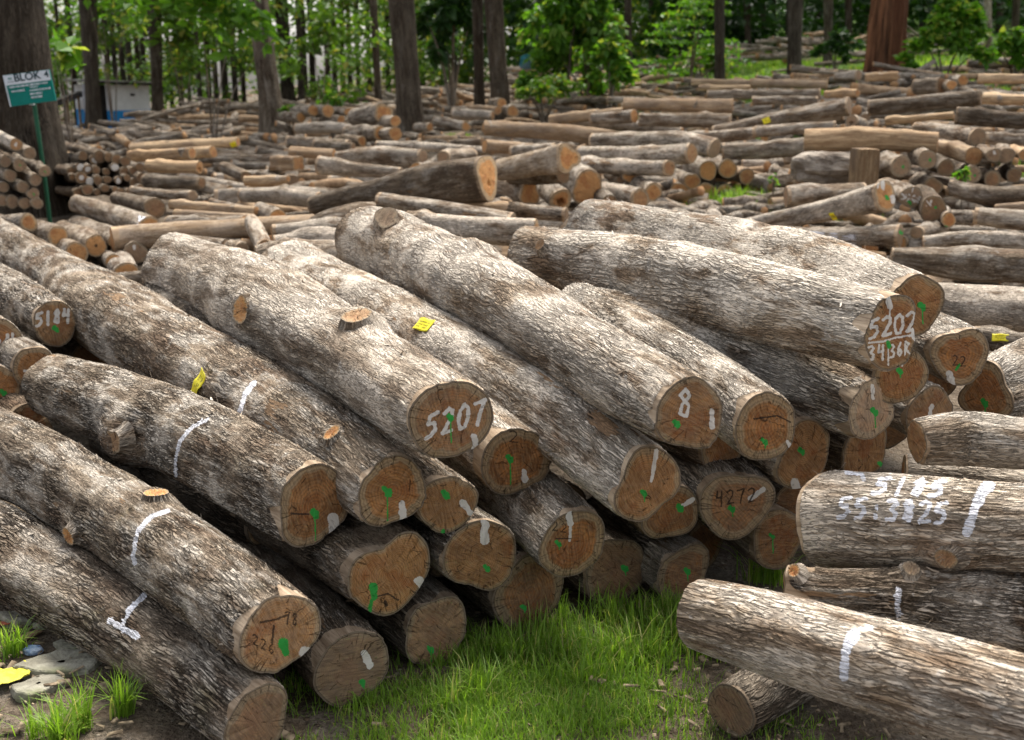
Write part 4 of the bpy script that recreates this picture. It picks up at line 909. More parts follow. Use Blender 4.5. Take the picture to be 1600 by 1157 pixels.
for lab, x, y, r, kd in (('yellowish end at the left of the small round ends', 1063, 302, 15, 'o'), ('round orange end above the yellowish one', 1081, 284, 13, 'o'), ('tallest orange oval in the cluster of small round ends', 1106, 267, 16, 'o'),
                     ('broken square end at the top right of the small round ends', 1137, 264, 14, 'o'), ('orange end standing in the grass', 1103, 301, 15, 'o'), ('ochre end standing in the grass, rightmost of the low row', 1133, 302, 13, 'o'),
                     ('dim low end at the edge of the grass patch', 1072, 323, 12, 'd'), ('dim brown end left of the dim low one', 1044, 322, 11, 'd'), ('ragged split end right of the broken square one', 1167, 276, 12, 'b'), ('small brown end below the ragged split one', 1187, 292, 9, 'b')):
    L(kd, lab, (x, y, r), (x - 26, y - 9, r - 1), group=G3, D=[13.8, 15.2])
L('g', 'short log with a broken reddish end behind the cracked sloping log', (1052, 341, 12), (1005, 334, 11), group=G3, D=[10.8, 11.1])
L('g', 'grey log crossing behind the pale sawn slope', (885, 336, 12), (740, 324, 12), group=G3, D=[9.8, 10.1])
L('b', 'brown barked log behind the knobbly root end, to its right', (722, 322, 9), (800, 332, 11), group=G3, D=[9.9, 10])
# --- right hand yard
G4 = 'rows of long logs in the right half of the yard'
L('b', 'smooth barkless buff log with a grey end, on top at the right', (1465, 224, 20), (1350, 216, 19), (1258, 221, 18), group=G4, D=[12.6, 12.9, 13.1], bare=1.0)
L('g', 'thick grey log butting against the smooth buff log', (1130, 236, 12), (1200, 235, 14), (1262, 228, 14), group=G4, D=[14, 13.8, 13.6])
L('g', 'grey log lying behind the thick one, left part of the row', (1180, 208, 9), (1120, 214, 9), (1060, 217, 9), group=G4, D=[16, 16.2, 16.4])
L('g', 'grey log with a brown scar continuing that row to the right', (1306, 197, 8), (1240, 202, 9), (1180, 206, 9), group=G4, D=[15.6, 15.8, 16])
L('g', 'long slanting log with a yellow tag and an orange upper end', (1327, 166, 13), (1240, 180, 11), (1115, 206, 8), group=G4, D=[15.8, 16.2, 16.6], tags=[(1198, 189, 11, 9, .2)])
L('g', 'slim log under the slanting tagged one', (1318, 182, 7), (1217, 196, 7), group=G4, D=[16.2, 16.6])
L('b', 'thick rust brown barkless beam in the right half', (1145, 166, 10), (1060, 165, 10), (975, 163, 9), group=G4, D=[19, 19.2, 19.5])
L('g', 'dark log pair lying under the rust brown beam', (1142, 190, 12), (1070, 188, 11), (1000, 188, 10), group=G4, D=[18, 18.2, 18.5])
L('b', 'reddish log stretching to the left of the rust brown beam', (975, 176, 8), (860, 188, 8), group=G4, D=[19.5, 20])
L('o', 'short log with an upright orange oval end left of the dark pair', (991, 182, 10), (925, 186, 8), group=G4, D=[18.5, 19])
L('p', 'white barked log on the far grass', (1010, 156, 5), (950, 156, 5), group=G4, D=[24, 24.5])
L('b', 'brown log nearest the grass at the far side of the yard', (1293, 133, 7), (1172, 130, 7), group=G4, D=[22, 22.4])
L('y', 'short pale log left of the far brown one', (1172, 138, 5), (1092, 138, 5), group=G4, D=[21.5, 21.8])
L('g', 'log in the second far row, dark with a light cut', (1282, 147, 7), (1105, 149, 7), group=G4, D=[20, 20.6])
L('g', 'thin dark log in the third far row', (1278, 157, 6), (1176, 158, 6), group=G4, D=[18.6, 19])
L('b', 'thin log with a twisted end left of the far rows', (1178, 130, 5), (1081, 129, 5), group=G4, D=[22.5, 23])
L('y', 'pale flat topped log near the orange upper end', (1340, 146, 6), (1290, 148, 6), group=G4, D=[18.5, 19])
L('g', 'stubby dark log on the grass left of the reddish trunk', (1342, 118, 8), (1305, 121, 5), group=G4, D=[22, 22.4])
L('d', 'dark barked log with a white patch at its left end', (1533, 153, 12), (1450, 160, 12), (1357, 169, 13), group=G4, D=[15, 15.3, 15.6])
L('d', 'thick grey brown log running out at the right edge, upper', (1493, 181, 12), (1560, 187, 13), (1640, 192, 14), group=G4, D=[14.6, 14.4, 14.2])
L('y', 'tan pole slanting below the dark barked log', (1490, 180, 6), (1384, 190, 6), group=G4, D=[15.4, 15.8])
L('g', 'bare topped log with a grey cracked end, right of the smooth buff log', (1528, 215, 14), (1480, 206, 11), (1430, 200, 9), group=G4, D=[13, 13.6, 14])
L('b', 'log with a peeled stripe whose grey end hangs over the gap', (1522, 244, 14), (1470, 229, 12), group=G4, D=[12.2, 13])
L('g', 'plain log running to the right edge behind the cracked grey end', (1540, 217, 8), (1640, 224, 10), group=G4, D=[13.8, 13.6])
for lab, x, y, r, kd, dx in (('round end with a white dab, left of a close pair', 1553, 243, 12, 'g', -25), ('round end, right of a close pair near the right edge', 1573, 243, 12, 'g', -10), ('golden log end at the right edge', 1602, 243, 10, 'y', -20),
                         ('big round end with green paint under the smooth buff log', 1408, 260, 17, 'g', -50), ('tilted oval end with a green blot in the right pile', 1450, 249, 14, 'g', -30), ('square cut dark end in the right pile', 1478, 262, 13, 'd', -20),
                         ('dark cracked end below the tilted oval', 1457, 292, 15, 'd', -20), ('grey oval end with green leaves beside it', 1520, 273, 13, 'g', -22), ('dark rough end right of the grey oval', 1550, 280, 13, 'd', -15), ('shaded end at the bottom of the right pile', 1585, 275, 12, 'd', -15)):
    L(kd, lab, (x, y, r), (x + dx, y - 8, r - 1), group=G4, D=[12.0, 13.3], strokes=([('g', 3, [(x, y), (x + 1, y + 2)])] if 'green' in lab else ()) + ([('w', 3, [(x, y - 6), (x, y - 3)])] if 'white' in lab else []) if ('green' in lab and False) else ([('g', 3, [(x + 2, y), (x + 3, y + 2)])] if 'green' in lab else []) + ([('w', 3, [(x, y - 6), (x + 1, y - 3)])] if 'white' in lab else []))
L('o', 'log with the number 10 in white on its fresh end, leaning forward', (1383, 307, 24), (1320, 322, 19), (1260, 336, 16), (1143, 357, 9), group=G4, D=[9.4, 9.8, 10.1, 10.5], tags=[(1302, 339, 16, 9, 1.45)],
  strokes=write('10', 1370, 282, 1384, 282, 13, 2.4) + [('g', 5, [(1385, 308), (1387, 311)]), ('w', 6, [(1395, 308), (1396, 316)])])
L('g', 'rounded grey log behind the log with the number 10', (1228, 308, 17), (1300, 303, 15), (1350, 298, 12), group=G4, D=[10.6, 10.6, 10.7])
L('g', 'log painted 5205 with a brown green spotted end', (1423, 308, 17), (1385, 292, 15), group=G4, D=[9.9, 10.8], strokes=write('5205', 1410, 303, 1440, 308, 9, 1.9) + [('g', 4.5, [(1421, 316), (1422, 319)]), ('w', 2, [(1426, 293), (1426, 299)])])
L('d', 'log with a dull brown end bearing a small white X', (1458, 327, 19), (1436, 303, 16), group=G4, D=[9.6, 10.8], strokes=write('X', 1448, 315, 1459, 315, 8, 2) + [('g', 3.5, [(1462, 323), (1463, 325)])])
L('o', 'small orange end with green paint below the log with the X', (1482, 344, 12), (1470, 335, 11), group=G4, D=[9.4, 10], strokes=[('g', 4, [(1478, 355), (1479, 357)])])
L('d', 'dark curved log near the right edge', (1482, 293, 12), (1538, 309, 14), (1640, 300, 13), group=G4, D=[11.2, 11, 10.9])
L('b', 'tan pole over the rough log at the right edge', (1555, 326, 6), (1640, 320, 8), group=G4, D=[10.6, 10.4])
L('g', 'rough barked log with a knobby left end at the right edge', (1522, 338, 14), (1570, 343, 16), (1650, 350, 16), group=G4, D=[9.6, 9.5, 9.4])
L('g', 'pale patch of log beside the small orange end', (1480, 340, 12), (1520, 341, 12), group=G4, D=[10.2, 10.2])
L('g', 'log with white painted scribbles on its bark, lying in the grass', (1407, 368, 18), (1300, 368, 14), (1170, 368, 14), group=G4, D=[9.2, 9.5, 9.8], strokes=[('g', 5, [(1407, 362), (1408, 365)])], bstrokes=write('70985', 1262, 362, 1345, 368, 14, 2.6))
L('g', 'rough little log touching the green spotted end', (1432, 364, 10), (1475, 354, 10), group=G4, D=[9.2, 9.6])
L('p', 'pale fissured log above the big smooth one at the right', (1442, 378, 10), (1520, 372, 14), (1640, 384, 16), group=G4, D=[8.7, 8.6, 8.4])
L('g', 'large smooth grey log with a blunt rounded left end at the right edge', (1392, 402, 15), (1480, 412, 26), (1640, 418, 30), group=G4, D=[7.7, 7.6, 7.4])
L('p', 'large pale streaked log behind the log painted 5202, at the right edge', (1400, 468, 28), (1500, 480, 32), (1660, 492, 34), group=G4, D=[6.0, 5.9, 5.7], tags=[])
L('d', 'shaded log with a yellow tag under the large pale streaked log', (1520, 525, 16), (1580, 538, 18), (1660, 548, 20), group=G4, D=[5.2, 5.1, 5.0], tags=[(1562, 528, 24, 12, .2)])
L('b', 'thin brown log behind the grass patch', (1157, 303, 6), (1222, 304, 6), group=G4, D=[14, 14])
L('p', 'short pale log left of the big splintered block', (1221, 257, 6), (1161, 257, 7), group=G4, D=[15.5, 15.8])
L('g', 'stump like short log below the splintered block, at its left', (1247, 283, 9), (1217, 284, 9), group=G4, D=[13.4, 13.6])
L('p', 'pale lump of log left of the splintered block', (1262, 247, 8), (1230, 250, 8), group=G4, D=[14, 14.3])
L('y', 'split pale log at the far right edge, uppermost', (1528, 124, 8), (1640, 124, 8), group=G4, D=[18.5, 18.2])
L('y', 'split pale log at the far right edge, below the uppermost', (1535, 154, 9), (1600, 156, 9), group=G4, D=[16.4, 16.2])
L('y', 'flat brown slab at the foot of the reddish trunk', (1403, 119, 7), (1352, 122, 6), group=G4, D=[21.5, 21.7])
L('d', 'dark log with a split pale face behind the dark barked one', (1472, 134, 12), (1432, 136, 12), group=G4, D=[18.3, 18.8])
L('o', 'upright wedge of split orange wood in the far heap', (1487, 133, 8), (1476, 136, 8), group=G4, D=[18, 18.4])
L('o', 'orange split wedge, rightmost of three in the far heap', (1505, 126, 9), (1494, 128, 8), group=G4, D=[18.8, 19.2])
L('g', 'short dark log with a pale band, left of the orange upper end', (1330, 190, 9), (1348, 196, 9), group=G4, D=[15.2, 15.4], hollow=.3)

# blocks and splintered pieces
P, t_ = at_D(1350, 262, 12.2); block(P, (.20, .3, .40), .15, 9, 'upright squared post end beside the splintered block', 'wood_block', 'wood block', (.34, .4, .1))

# small heaps of thin poles at the left
G5 = 'thin poles heaped in front of the big left tree'
for k_, (x, y) in enumerate(((25, 226), (9, 253), (31, 258), (56, 281), (70, 268), (5, 293), (36, 293), (52, 303), (3, 314), (20, 316), (39, 318), (58, 318), (16, 275), (47, 240))):
    lab = 'thin pole, %s, in the heap before the big left tree' % ('topmost with a white dab', 'second row left', 'second row with a green dot', 'outermost right of the middle', 'leaning out at the upper right', 'left edge middle', 'centre of the heap', 'right centre', 'lowest left corner', 'bottom row second', 'bottom row third', 'bottom row rightmost', 'left of centre in shade', 'upper right shoulder')[k_]
    L('g' if k_ else 'p', lab, (x, y, 9.5), (x - 45, y - 22, 8), group=G5, name='pole', cat='pole', D=[12.4, 14], strokes=[('w', 4, [(x, y)])] if k_ == 0 else ([('g', 2.2, [(x, y), (x + 1, y + 1)])] if k_ in (2, 4, 7) else []))
G6 = 'dark branches heaped beside the big left tree'
rr_ = random.Random(4)
pos_ = ['leftmost', 'second', 'third', 'fourth', 'fifth', 'sixth', 'seventh', 'eighth', 'rightmost']
rows_ = ['top', 'upper', 'lower', 'bottom']
for r_ in range(4):
    nrow = (6, 9, 9, 8)[r_]
    for c_ in range(nrow):
        x = (132, 112, 115, 122)[r_] + c_ * (13.2 + r_ * .2) + rr_.uniform(-3, 3); y = 248 + r_ * 17 + rr_.uniform(-5, 5)
        pn = pos_[c_] if c_ < nrow - 1 else 'rightmost'
        L('d', '%s end of the %s row in the dark branch heap by the big tree' % (pn, rows_[r_]), (x, y, rr_.uniform(5.5, 9)), (x - rr_.uniform(10, 60), y - rr_.uniform(-6, 22), 6), group=G6, name='branch', cat='branch', D=[14.2 - r_ * .25, 16],
          strokes=[('w', rr_.uniform(6, 10), [(x, y)])] if rr_.random() < .28 else [])

# ------------------------------------------------------------------ fillers: low logs in the yard that close the gaps
random.seed(5)
fill = []
def filler(n, x0, x1, y0, y1, zlo, zhi, rlo, rhi, gname, what, lo_rows):
    out = []
    for k in range(n):
        x = rnd.uniform(x0, x1); y = y0 + (y1 - y0) * (k + rnd.random()) / n
        P, t = at_ground(x, y, rnd.uniform(zlo, zhi)); P = np.array(P)
        a = rnd.gauss(0.05, .4) if rnd.random() < .5 else rnd.choice((-1, 1)) * rnd.uniform(.7, 1.5)
        Ln = rnd.uniform(.9, 2.4); r = rnd.uniform(rlo, rhi); d = np.array([math.cos(a), math.sin(a), rnd.uniform(-.06, .06)])
        A = P + d * Ln / 2; B = P - d * Ln / 2
        if A[1] > B[1]: A, B = B, A
        for Q in (A, B): Q[2] = max(Q[2], ground_h(Q[0], Q[1]) + r * .8)
        out.append((x, y, A, B, r))
    return out
def place(fl, group, phrase):
    """one log each; the place in its row of the picture tells them apart"""
    fl.sort(key=lambda q: q[1]); nr = max(1, math.ceil(len(fl) / 9))
    per = math.ceil(len(fl) / nr); ordn = ['first', 'second', 'third', 'fourth', 'fifth', 'sixth', 'seventh', 'eighth', 'ninth', 'tenth', 'eleventh']
    rown = ['farthest', 'second farthest', 'third farthest', 'fourth farthest', 'fifth farthest', 'sixth farthest', 'seventh farthest', 'eighth farthest', 'ninth farthest', 'tenth farthest']
    for ri in range(nr):
        row = sorted(fl[ri * per:(ri + 1) * per], key=lambda q: q[0])
        for ci, (x, y, A, B, r) in enumerate(row):
            mid_seed[0] += 1; kd = rnd.choice('ogogpobdob'); bc, fcl = KINDS[kd]
            r2 = r * rnd.uniform(.7, .95)
            M_ = (A + B) / 2 + np.array([0, rnd.gauss(0, .05), rnd.gauss(.02, .02)])
            build_log([(A, r), (M_, (r + r2) / 2), (B, r2)], '%s from the left in the %s row of %s' % (ordn[ci], rown[ri], phrase), group=group, seed=mid_seed[0], n=26, ds=.09, col=(bc[0] + rnd.uniform(-.1, .1), bc[1], bc[2]),
                      fcol=fcl, bare=1.0 if kd in 'y' else .6 if kd == 'b' else 0, lump=.16, rim=(.02, .02), rough=2, lob=(.07, .06, .03, .02))
place(filler(27, 560, 1000, 430, 205, .1, .32, .085, .13, '', '', 5), 'low logs mid yard', 'low logs mid yard')
place(filler(27, 1010, 1640, 470, 160, .08, .25, .08, .12, '', '', 5), 'low logs in the right yard', 'low logs in the right yard')
place(filler(27, 260, 560, 400, 205, .08, .3, .08, .12, '', '', 5), 'low logs in the left yard', 'low logs in the left yard')

# ------------------------------------------------------------------ far heaps of cut wood, too many to count: one mass
def far_heaps():
    rg = random.Random(21); Vs = []; Fs = []; mats = []; off = 0
    bks = []
    def stick(A, B, r, sd):
        nonlocal off
        n = 9; C = np.linspace(0, 1, 5)[:, None] * (B - A) + A
        C += np.outer(np.sin(np.linspace(0, 3.14, 5)), [0, rg.gauss(0, .06), rg.gauss(0, .04)])
        T = (B - A) / np.linalg.norm(B - A); X = np.cross(T, [0, 0, 1.0]); X /= np.linalg.norm(X) + 1e-9; U = np.cross(X, T)
        th = np.linspace(0, 2 * np.pi, n, endpoint=False)
        rr = r * (1 + .2 * np.array([rg.gauss(0, .5) for _ in range(5)]))[:, None] * (1 + .12 * np.array([rg.gauss(0, .6) for _ in range(n)]))[None]
        V = C[:, None] + rr[..., None] * (np.cos(th)[None, :, None] * X + np.sin(th)[None, :, None] * U)
        V = V.reshape(-1, 3); b = np.stack([np.tile(np.cos(th) * r, 5), np.tile(np.sin(th) * r, 5), np.repeat(np.linspace(0, 1.5, 5), n)], -1) + sd
        V = np.vstack([V, C[0], C[-1]]); b = np.vstack([b, b[:2]])
        Vs.append(V); bks.append(b)
        for i in range(4):
            for j in range(n): Fs.append((off + i * n + j, off + (i + 1) * n + j, off + (i + 1) * n + (j + 1) % n, off + i * n + (j + 1) % n)); mats.append(0 if sd % 4 else 1)
        for j in range(n):
            Fs.append((off + j, off + (j + 1) % n, off + 5 * n)); mats.append(2); Fs.append((off + 4 * n + (j + 1) % n, off + 4 * n + j, off + 5 * n + 1)); mats.append(2)
        off += len(V)
    sd = 0
    # heap centres (picture), half width in m, height, count
    heaps = [(150, 224, 2.2, .55, 45), (215, 220, 2.4, .6, 50), (270, 200, 3, .9, 50), (330, 180, 3.5, 1.1, 60), (350, 205, 3, .6, 45), (420, 175, 3, .8, 40), (490, 160, 4, .7, 40), (560, 165, 4, .7, 40), (520, 150, 5, .6, 40), (680, 165, 4, .9, 60), (700, 150, 5, .8, 50),
             (830, 135, 3.5, 1.3, 60), (880, 148, 3, .9, 60), (860, 120, 4, 1.2, 60), (830, 165, 3, .5, 40), (980, 108, 4, .6, 30), (1130, 100, 6, .9, 40), (1260, 72, 6, 1.0, 45), (1150, 85, 7, .8, 40), (1420, 75, 4, .8, 20), (1430, 135, 1.2, .6, 40), (1590, 110, 2, .6, 30),
             (640, 190, 2.5, .5, 30), (740, 185, 2.5, .5, 30), (900, 170, 2.5, .5, 30), (1060, 145, 3, .5, 30), (1230, 180, 2.5, .4, 30), (1400, 160, 2, .4, 20), (110, 220, 1.6, .5, 30), (230, 225, 2, .5, 30), (430, 205, 2.2, .5, 40), (390, 240, 1.8, .5, 40), (480, 250, 1.6, .3, 30),
             (1290, 130, 2, .5, 25), (1350, 190, 1.5, .3, 20), (1560, 170, 1.5, .4, 20), (600, 140, 6, .5, 40), (450, 140, 6, .6, 40)]
    for hx, hy, hw, hh, cnt in heaps:
        P, t = at_ground(hx, hy, hh * .5); base_a = rg.uniform(-.3, .4)
        for _ in range(cnt):
            sd += 1
            u = rg.gauss(0, .5); v = rg.gauss(0, .4); zz = hh * max(0, 1 - abs(u) * .7) * rg.random()
            c = np.array([P[0] + u * hw, P[1] + v * hw * .4, 0]); c[2] = ground_h(c[0], c[1]) + .06 + zz
            a = base_a + rg.gauss(0, .45) if rg.random() < .85 else rg.uniform(0, 3.1); ln = rg.uniform(.4, 1.3); dr = np.array([math.cos(a), math.sin(a), rg.gauss(0, .12)]) * ln
            stick(c - dr, c + dr, rg.uniform(.035, .105), sd)
    nfar = len(Vs)
    for _ in range(2300):
        x = rg.uniform(60, 1640); y = 118 + 330 * rg.random() ** 1.5 + 25; P, t = at_ground(x, y)
        if P[1] < 6.5 or (x < 300 and y > 300): continue
        sd += 1; a = rg.gauss(0, 1.0); ln = rg.uniform(.12, .65); r = rg.uniform(.012, .075); c = np.array([P[0], P[1], ground_h(P[0], P[1]) + r + rg.uniform(0, .22)])
        dr = np.array([math.cos(a), math.sin(a), rg.gauss(0, .1)]) * ln; stick(c - dr, c + dr, r, sd)
    V = np.vstack(Vs); B = np.vstack(bks)
    me = bpy.data.meshes.new('far_wood_heaps'); me.from_pydata(V.tolist(), [], Fs)
    z = np.zeros(len(V), np.float32)
    A = me.attributes.new('bk', 'FLOAT_VECTOR', 'POINT'); A.data.foreach_set('vector', B.astype(np.float32).ravel())
    for m in (M_BARKF, M_BROWNW, M_FAR): me.materials.append(m)
    me.polygons.foreach_set('material_index', mats); me.update(); me.shade_smooth()
    o = bpy.data.objects.new('far_wood_heaps', me); S.collection.objects.link(o); o.color = (.50, .5, .15, 1)
    tag(o, 'countless small logs and branches heaped and strewn through the far yard', 'wood heaps', None, 'stuff')
M_BROWNW = simple_mat('weathered_brown_wood', (.20, .125, .07), (.44, .31, .19), 7, .9, .01, (1, 1, 1))
far_heaps()

# ------------------------------------------------------------------ leaves and trees
def leaf_cloud(n, clumps, size, seed, droop=.35, var=.5, bias=None):
    """n folded leaves spread round clump centres; clumps = [(centre, radius)]"""
    rg = np.random.default_rng(seed); ci = rg.integers(0, len(clumps), n) if bias is None else rg.choice(len(clumps), n, p=bias)
    C = np.array([c for c, r in clumps], float)[ci]; R = np.array([np.atleast_1d(r) * np.ones(3) for c, r in clumps])[ci]
    d = rg.normal(size=(n, 3)); d /= np.linalg.norm(d, axis=1)[:, None]
    P = C + d * R * (rg.random(n) ** .45)[:, None]
    a = rg.normal(size=(n, 3)); a[:, 2] = a[:, 2] * .5 - droop; a /= np.linalg.norm(a, axis=1)[:, None]
    nn = rg.normal(size=(n, 3)) * .55 + [0, 0, 1]; b = np.cross(a, nn); b /= np.linalg.norm(b, axis=1)[:, None] + 1e-9
    nn = np.cross(b, a); L_ = size * (1 + var * rg.uniform(-1, 1, n))[:, None]; w = L_ * rg.uniform(.24, .36, n)[:, None]
    V = np.stack([P, P + a * L_ * .45 + b * w + nn * L_ * .1, P + a * L_ - nn * L_ * .08, P + a * L_ * .45 - b * w + nn * L_ * .1], 1).reshape(-1, 3)
    i = np.arange(n)[:, None] * 4
    Fq = np.vstack([i + [0, 1, 2], i + [0, 2, 3]])
    lr = np.repeat(rg.random(n), 4)
    return V, Fq, lr
def leaf_obj(name, V, Fq, lr, mat, parent=None):
    return mesh_obj(name, V, Fq, mat, parent, {'lr': ('FLOAT', lr)}, smooth=False)

def tube_mesh(ctrl, n, ds, seed, lob=(.05, .04, .03, .02), lump=.06, flare=0.0):
    C, R, s, Ln = resample([c for c, _ in ctrl], [r for _, r in ctrl], ds)
    T = np.gradient(C, axis=0); T /= np.linalg.norm(T, axis=1)[:, None]
    up = np.array([0, 1.0, 0]) if abs(T[0][2]) > .7 else np.array([0, 0, 1.0])
    X = np.cross(T, up); X /= np.linalg.norm(X, axis=1)[:, None]; U = np.cross(X, T)
    th = np.linspace(0, 2 * np.pi, n, endpoint=False); r0 = R.max()
    bk = np.stack([np.cos(th)[None] * r0 * np.ones((len(s), 1)), np.sin(th)[None] * r0 * np.ones((len(s), 1)), s[:, None] * np.ones((1, n))], -1) + seed * 1.7
    rg = np.random.default_rng(seed); m = np.ones((len(s), n))
    for k in (2, 3, 4, 5): m += lob[k - 2] * np.cos(k * th + rg.uniform(0, 6))[None]
    m += lump * fbm(bk * np.array([3, 3, 1.2]), seed, 3)
    if flare:
        w = np.exp(-s / .55)[:, None]
        m += flare * w * (.6 + .55 * np.cos(5 * th + rg.uniform(0, 6))[None] + .3 * np.cos(3 * th + 1)[None])
    V = C[:, None] + (R[:, None] * m)[..., None] * (np.cos(th)[None, :, None] * X[:, None] + np.sin(th)[None, :, None] * U[:, None])
    ns = len(s); i = np.arange(ns - 1)[:, None] * n; j = np.arange(n)[None]; j2 = (j + 1) % n
    Fq = np.stack([i + j, i + j2, i + n + j2, i + n + j], -1).reshape(-1, 4)[:, ::-1]
    return V.reshape(-1, 3), Fq, bk.reshape(-1, 3)
def bark_obj(name, ctrl, n, ds, seed, parent, base, col, **k):
    V, Fq, bk = tube_mesh(ctrl, n, ds, seed, **k)
    z = np.zeros(len(V)); pt = np.zeros((len(V), 4)); pt[:, 3] = 1; sc = .35
    return mesh_obj(name, V - base, Fq, M_BARKF, parent, {'bk': ('FLOAT_VECTOR', bk * sc), 'rim': ('FLOAT', z), 'bare': ('FLOAT', z), 'paint': ('FLOAT_COLOR', pt)}, color=col)

CROWNS = {}
def crown_mesh(kind, k):
    if (kind, k) not in CROWNS:
        rg = np.random.default_rng(50 + k)
        cl = [((rg.normal() * 1.5, rg.normal() * 1.5, rg.uniform(-1.6, 2.4)), rg.uniform(.5, 1.1)) for _ in range(16)]
        V, Fq, lr = leaf_cloud(1500, cl, .34, 60 + k)
        CROWNS[(kind, k)] = leaf_obj('crown', V, Fq, lr, M_LEAFD if kind == 'dark' else M_LEAF)
        CROWNS[(kind, k)].use_fake_user = False
        return CROWNS[(kind, k)], True
    return CROWNS[(kind, k)], False
def tree(label, xb, yb, wb, xt, wt, seed, D=None, col=(.16, .25, .1), h=None, group='tall trees standing in the yard', flare=.35, crown='green', cat='tree', ch=None, lift=None):
    if D is None: P, t = at_ground(xb, yb)
    else:
        P, t = at_D(xb, yb, D); P[2] = ground_h(P[0], P[1])
    D = P[1]; P = np.array(P)
    h = h or 11; rb = wb / 2 * t / F
    Q, t2 = at_D(xt, 0, D); hz = max(Q[2] - P[2], 1.0); rt = wt / 2 * t2 / F
    dirx = (Q[0] - P[0]) / hz
    top = P + np.array([dirx * h * .8, 0, h]); root = empty('tree', P, label, cat, group)
    mid = np.array([Q[0], Q[1], Q[2]]); 
    pts = [(P - [0, 0, .15], rb * 1.0), (P + [dirx * hz * .35, 0, hz * .3], rb * .80 if flare else rb * .95), (mid, rt)]
    if h > hz + 1: pts.append((top, rt * .55))
    bark_obj('trunk', pts, 40 if wb > 30 else 18, .12 if wb > 30 else .35, seed, root, P, col, flare=flare)
    rg = random.Random(seed)
    if h > hz + 1:
        for k in range(3):
            z = h * rg.uniform(.6, .85); b = P + (top - P) * z / h; a = rg.uniform(0, 6.3)
            e = b + np.array([math.cos(a) * 1.8, math.sin(a) * 1.8, rg.uniform(.8, 1.6)])
            bark_obj('limb', [(b, rt * .3), ((b + e) / 2 + [0, 0, .2], rt * .22), (e, rt * .1)], 8, .4, seed + k, root, P, col)
    k = rg.randrange(3); c, fresh = crown_mesh(crown, k)
    if not fresh: c = c.copy(); S.collection.objects.link(c)
    c.parent = root; sc = ch or rg.uniform(.9, 1.4); c.scale = (sc, sc, sc); c.location = tuple((top - P) + np.array([0, 0, -.3])); c.rotation_euler = (0, 0, rg.uniform(0, 6))
    return root

DK = (.02, .15, .12)
tree('huge dark trunk at the left edge with the green sign board in front of it', 52, 334, 132, 26, 78, 301, col=(.0, .10, .16), h=12, flare=.22)
tree('straight dark trunk just left of the white and blue hut', 146, 205, 30, 136, 28, 302, col=DK, h=13, D=36)
tree('slim greenish brown trunk at the right corner of the hut', 246, 200, 22, 241, 22, 303, col=(.08, .25, .12), h=13, D=38)
tree('grey brown leaning trunk with a broad foot, left of centre', 432, 222, 46, 402, 34, 304, col=(.16, .28, .1), h=13, flare=.45)
tree('dark trunk close behind the leaning grey brown one', 452, 175, 26, 438, 22, 305, col=DK, h=13)
tree('thick straight trunk in the centre beside the bright orange log ends', 645, 220, 46, 627, 38, 306, col=(.07, .2, .12), h=12, flare=.2)
tree('narrow dark trunk, left one of the pair right of centre', 750, 158, 22, 746, 19, 307, col=DK, h=12, D=31)
tree('wider grey brown trunk, right one of the pair right of centre', 785, 160, 36, 770, 30, 308, col=(.08, .2, .12), h=12, D=30)
far_list = [(470, 150, 13, 466, 11), (513, 143, 12, 508, 11), (536, 132, 9, 533, 8), (560, 136, 8, 556, 8), (577, 130, 9, 573, 8), (592, 148, 15, 583, 13), (606, 132, 9, 604, 8), (985, 106, 13, 981, 12), (1063, 72, 8, 1060, 7), (1083, 74, 10, 1081, 9), (1096, 70, 7, 1094, 6), (1128, 92, 20, 1124, 17), (1170, 82, 12, 1168, 11), (1193, 78, 10, 1192, 9),
            (1244, 70, 26, 1243, 22), (1296, 72, 16, 1294, 14), (1327, 72, 13, 1326, 11), (1210, 60, 9, 1209, 8), (1560, 62, 12, 1563, 11), (1585, 70, 14, 1588, 12), (1450, 58, 9, 1452, 8), (1020, 88, 9, 1017, 8)]
xs_l = [100, 118, 172, 183, 195, 206, 219, 228, 268, 283, 296, 312, 327, 338, 352, 368, 381, 478, 490, 524, 548, 660, 676, 694, 712, 728, 906, 930, 955, 1105, 1150, 1225, 1270, 1345, 1360, 1430, 1520, 1600, 1620, 1350]
ordw = ['first', 'second', 'third', 'fourth', 'fifth', 'sixth', 'seventh', 'eighth', 'ninth', 'tenth', 'eleventh', 'twelfth', 'thirteenth', 'fourteenth', 'fifteenth', 'sixteenth', 'seventeenth', 'eighteenth', 'nineteenth', 'twentieth', 'twenty first', 'twenty second']
far_list.sort()
for k_, (xb, yb, wb, xt, wt) in enumerate(far_list):
    dd = wb / .36; D_ = min(70, max(32, .36 * F / wb))
    lab = '%s dark trunk from the left among the slim trees at the forest edge' % ordw[k_]
    if k_ == 7: pass
    tree(lab, xb, yb, wb, xt, wt, 320 + k_, D=D_, col=(.02 + .03 * (k_ % 3), .2, .1), h=13, group='slim trees at the forest edge', flare=.1)
tree('pale grey curved trunk right of the bright green shrub', 1548, 82, 13, 1543, 11, 345, col=(.48, .5, .1), h=12, D=36, group='slim trees at the forest edge', flare=.3)
xs_l.sort(); ng = 0
for k_, x in enumerate(xs_l):
    D_ = rnd.uniform(52, 78); w = rnd.uniform(6, 11); sx = (x - 800) * .02
    side = ('left of the leaning grey brown trunk' if x < 420 else 'between the leaning trunk and the centre' if x < 640 else 'right of the central trunk' if x < 1100 else 'behind the far grass at the right')
    ng = ng + 1 if k_ and side == side_ else 0; side_ = side
    tree('%s thin trunk deep in the forest, %s' % (ordw[ng], side), x, 150, w, x + sx, w * .9, 360 + k_, D=D_, col=(.03, .2, .1), h=14, group='thin trunks deep in the forest', flare=0, crown='dark' if x > 950 else 'green')

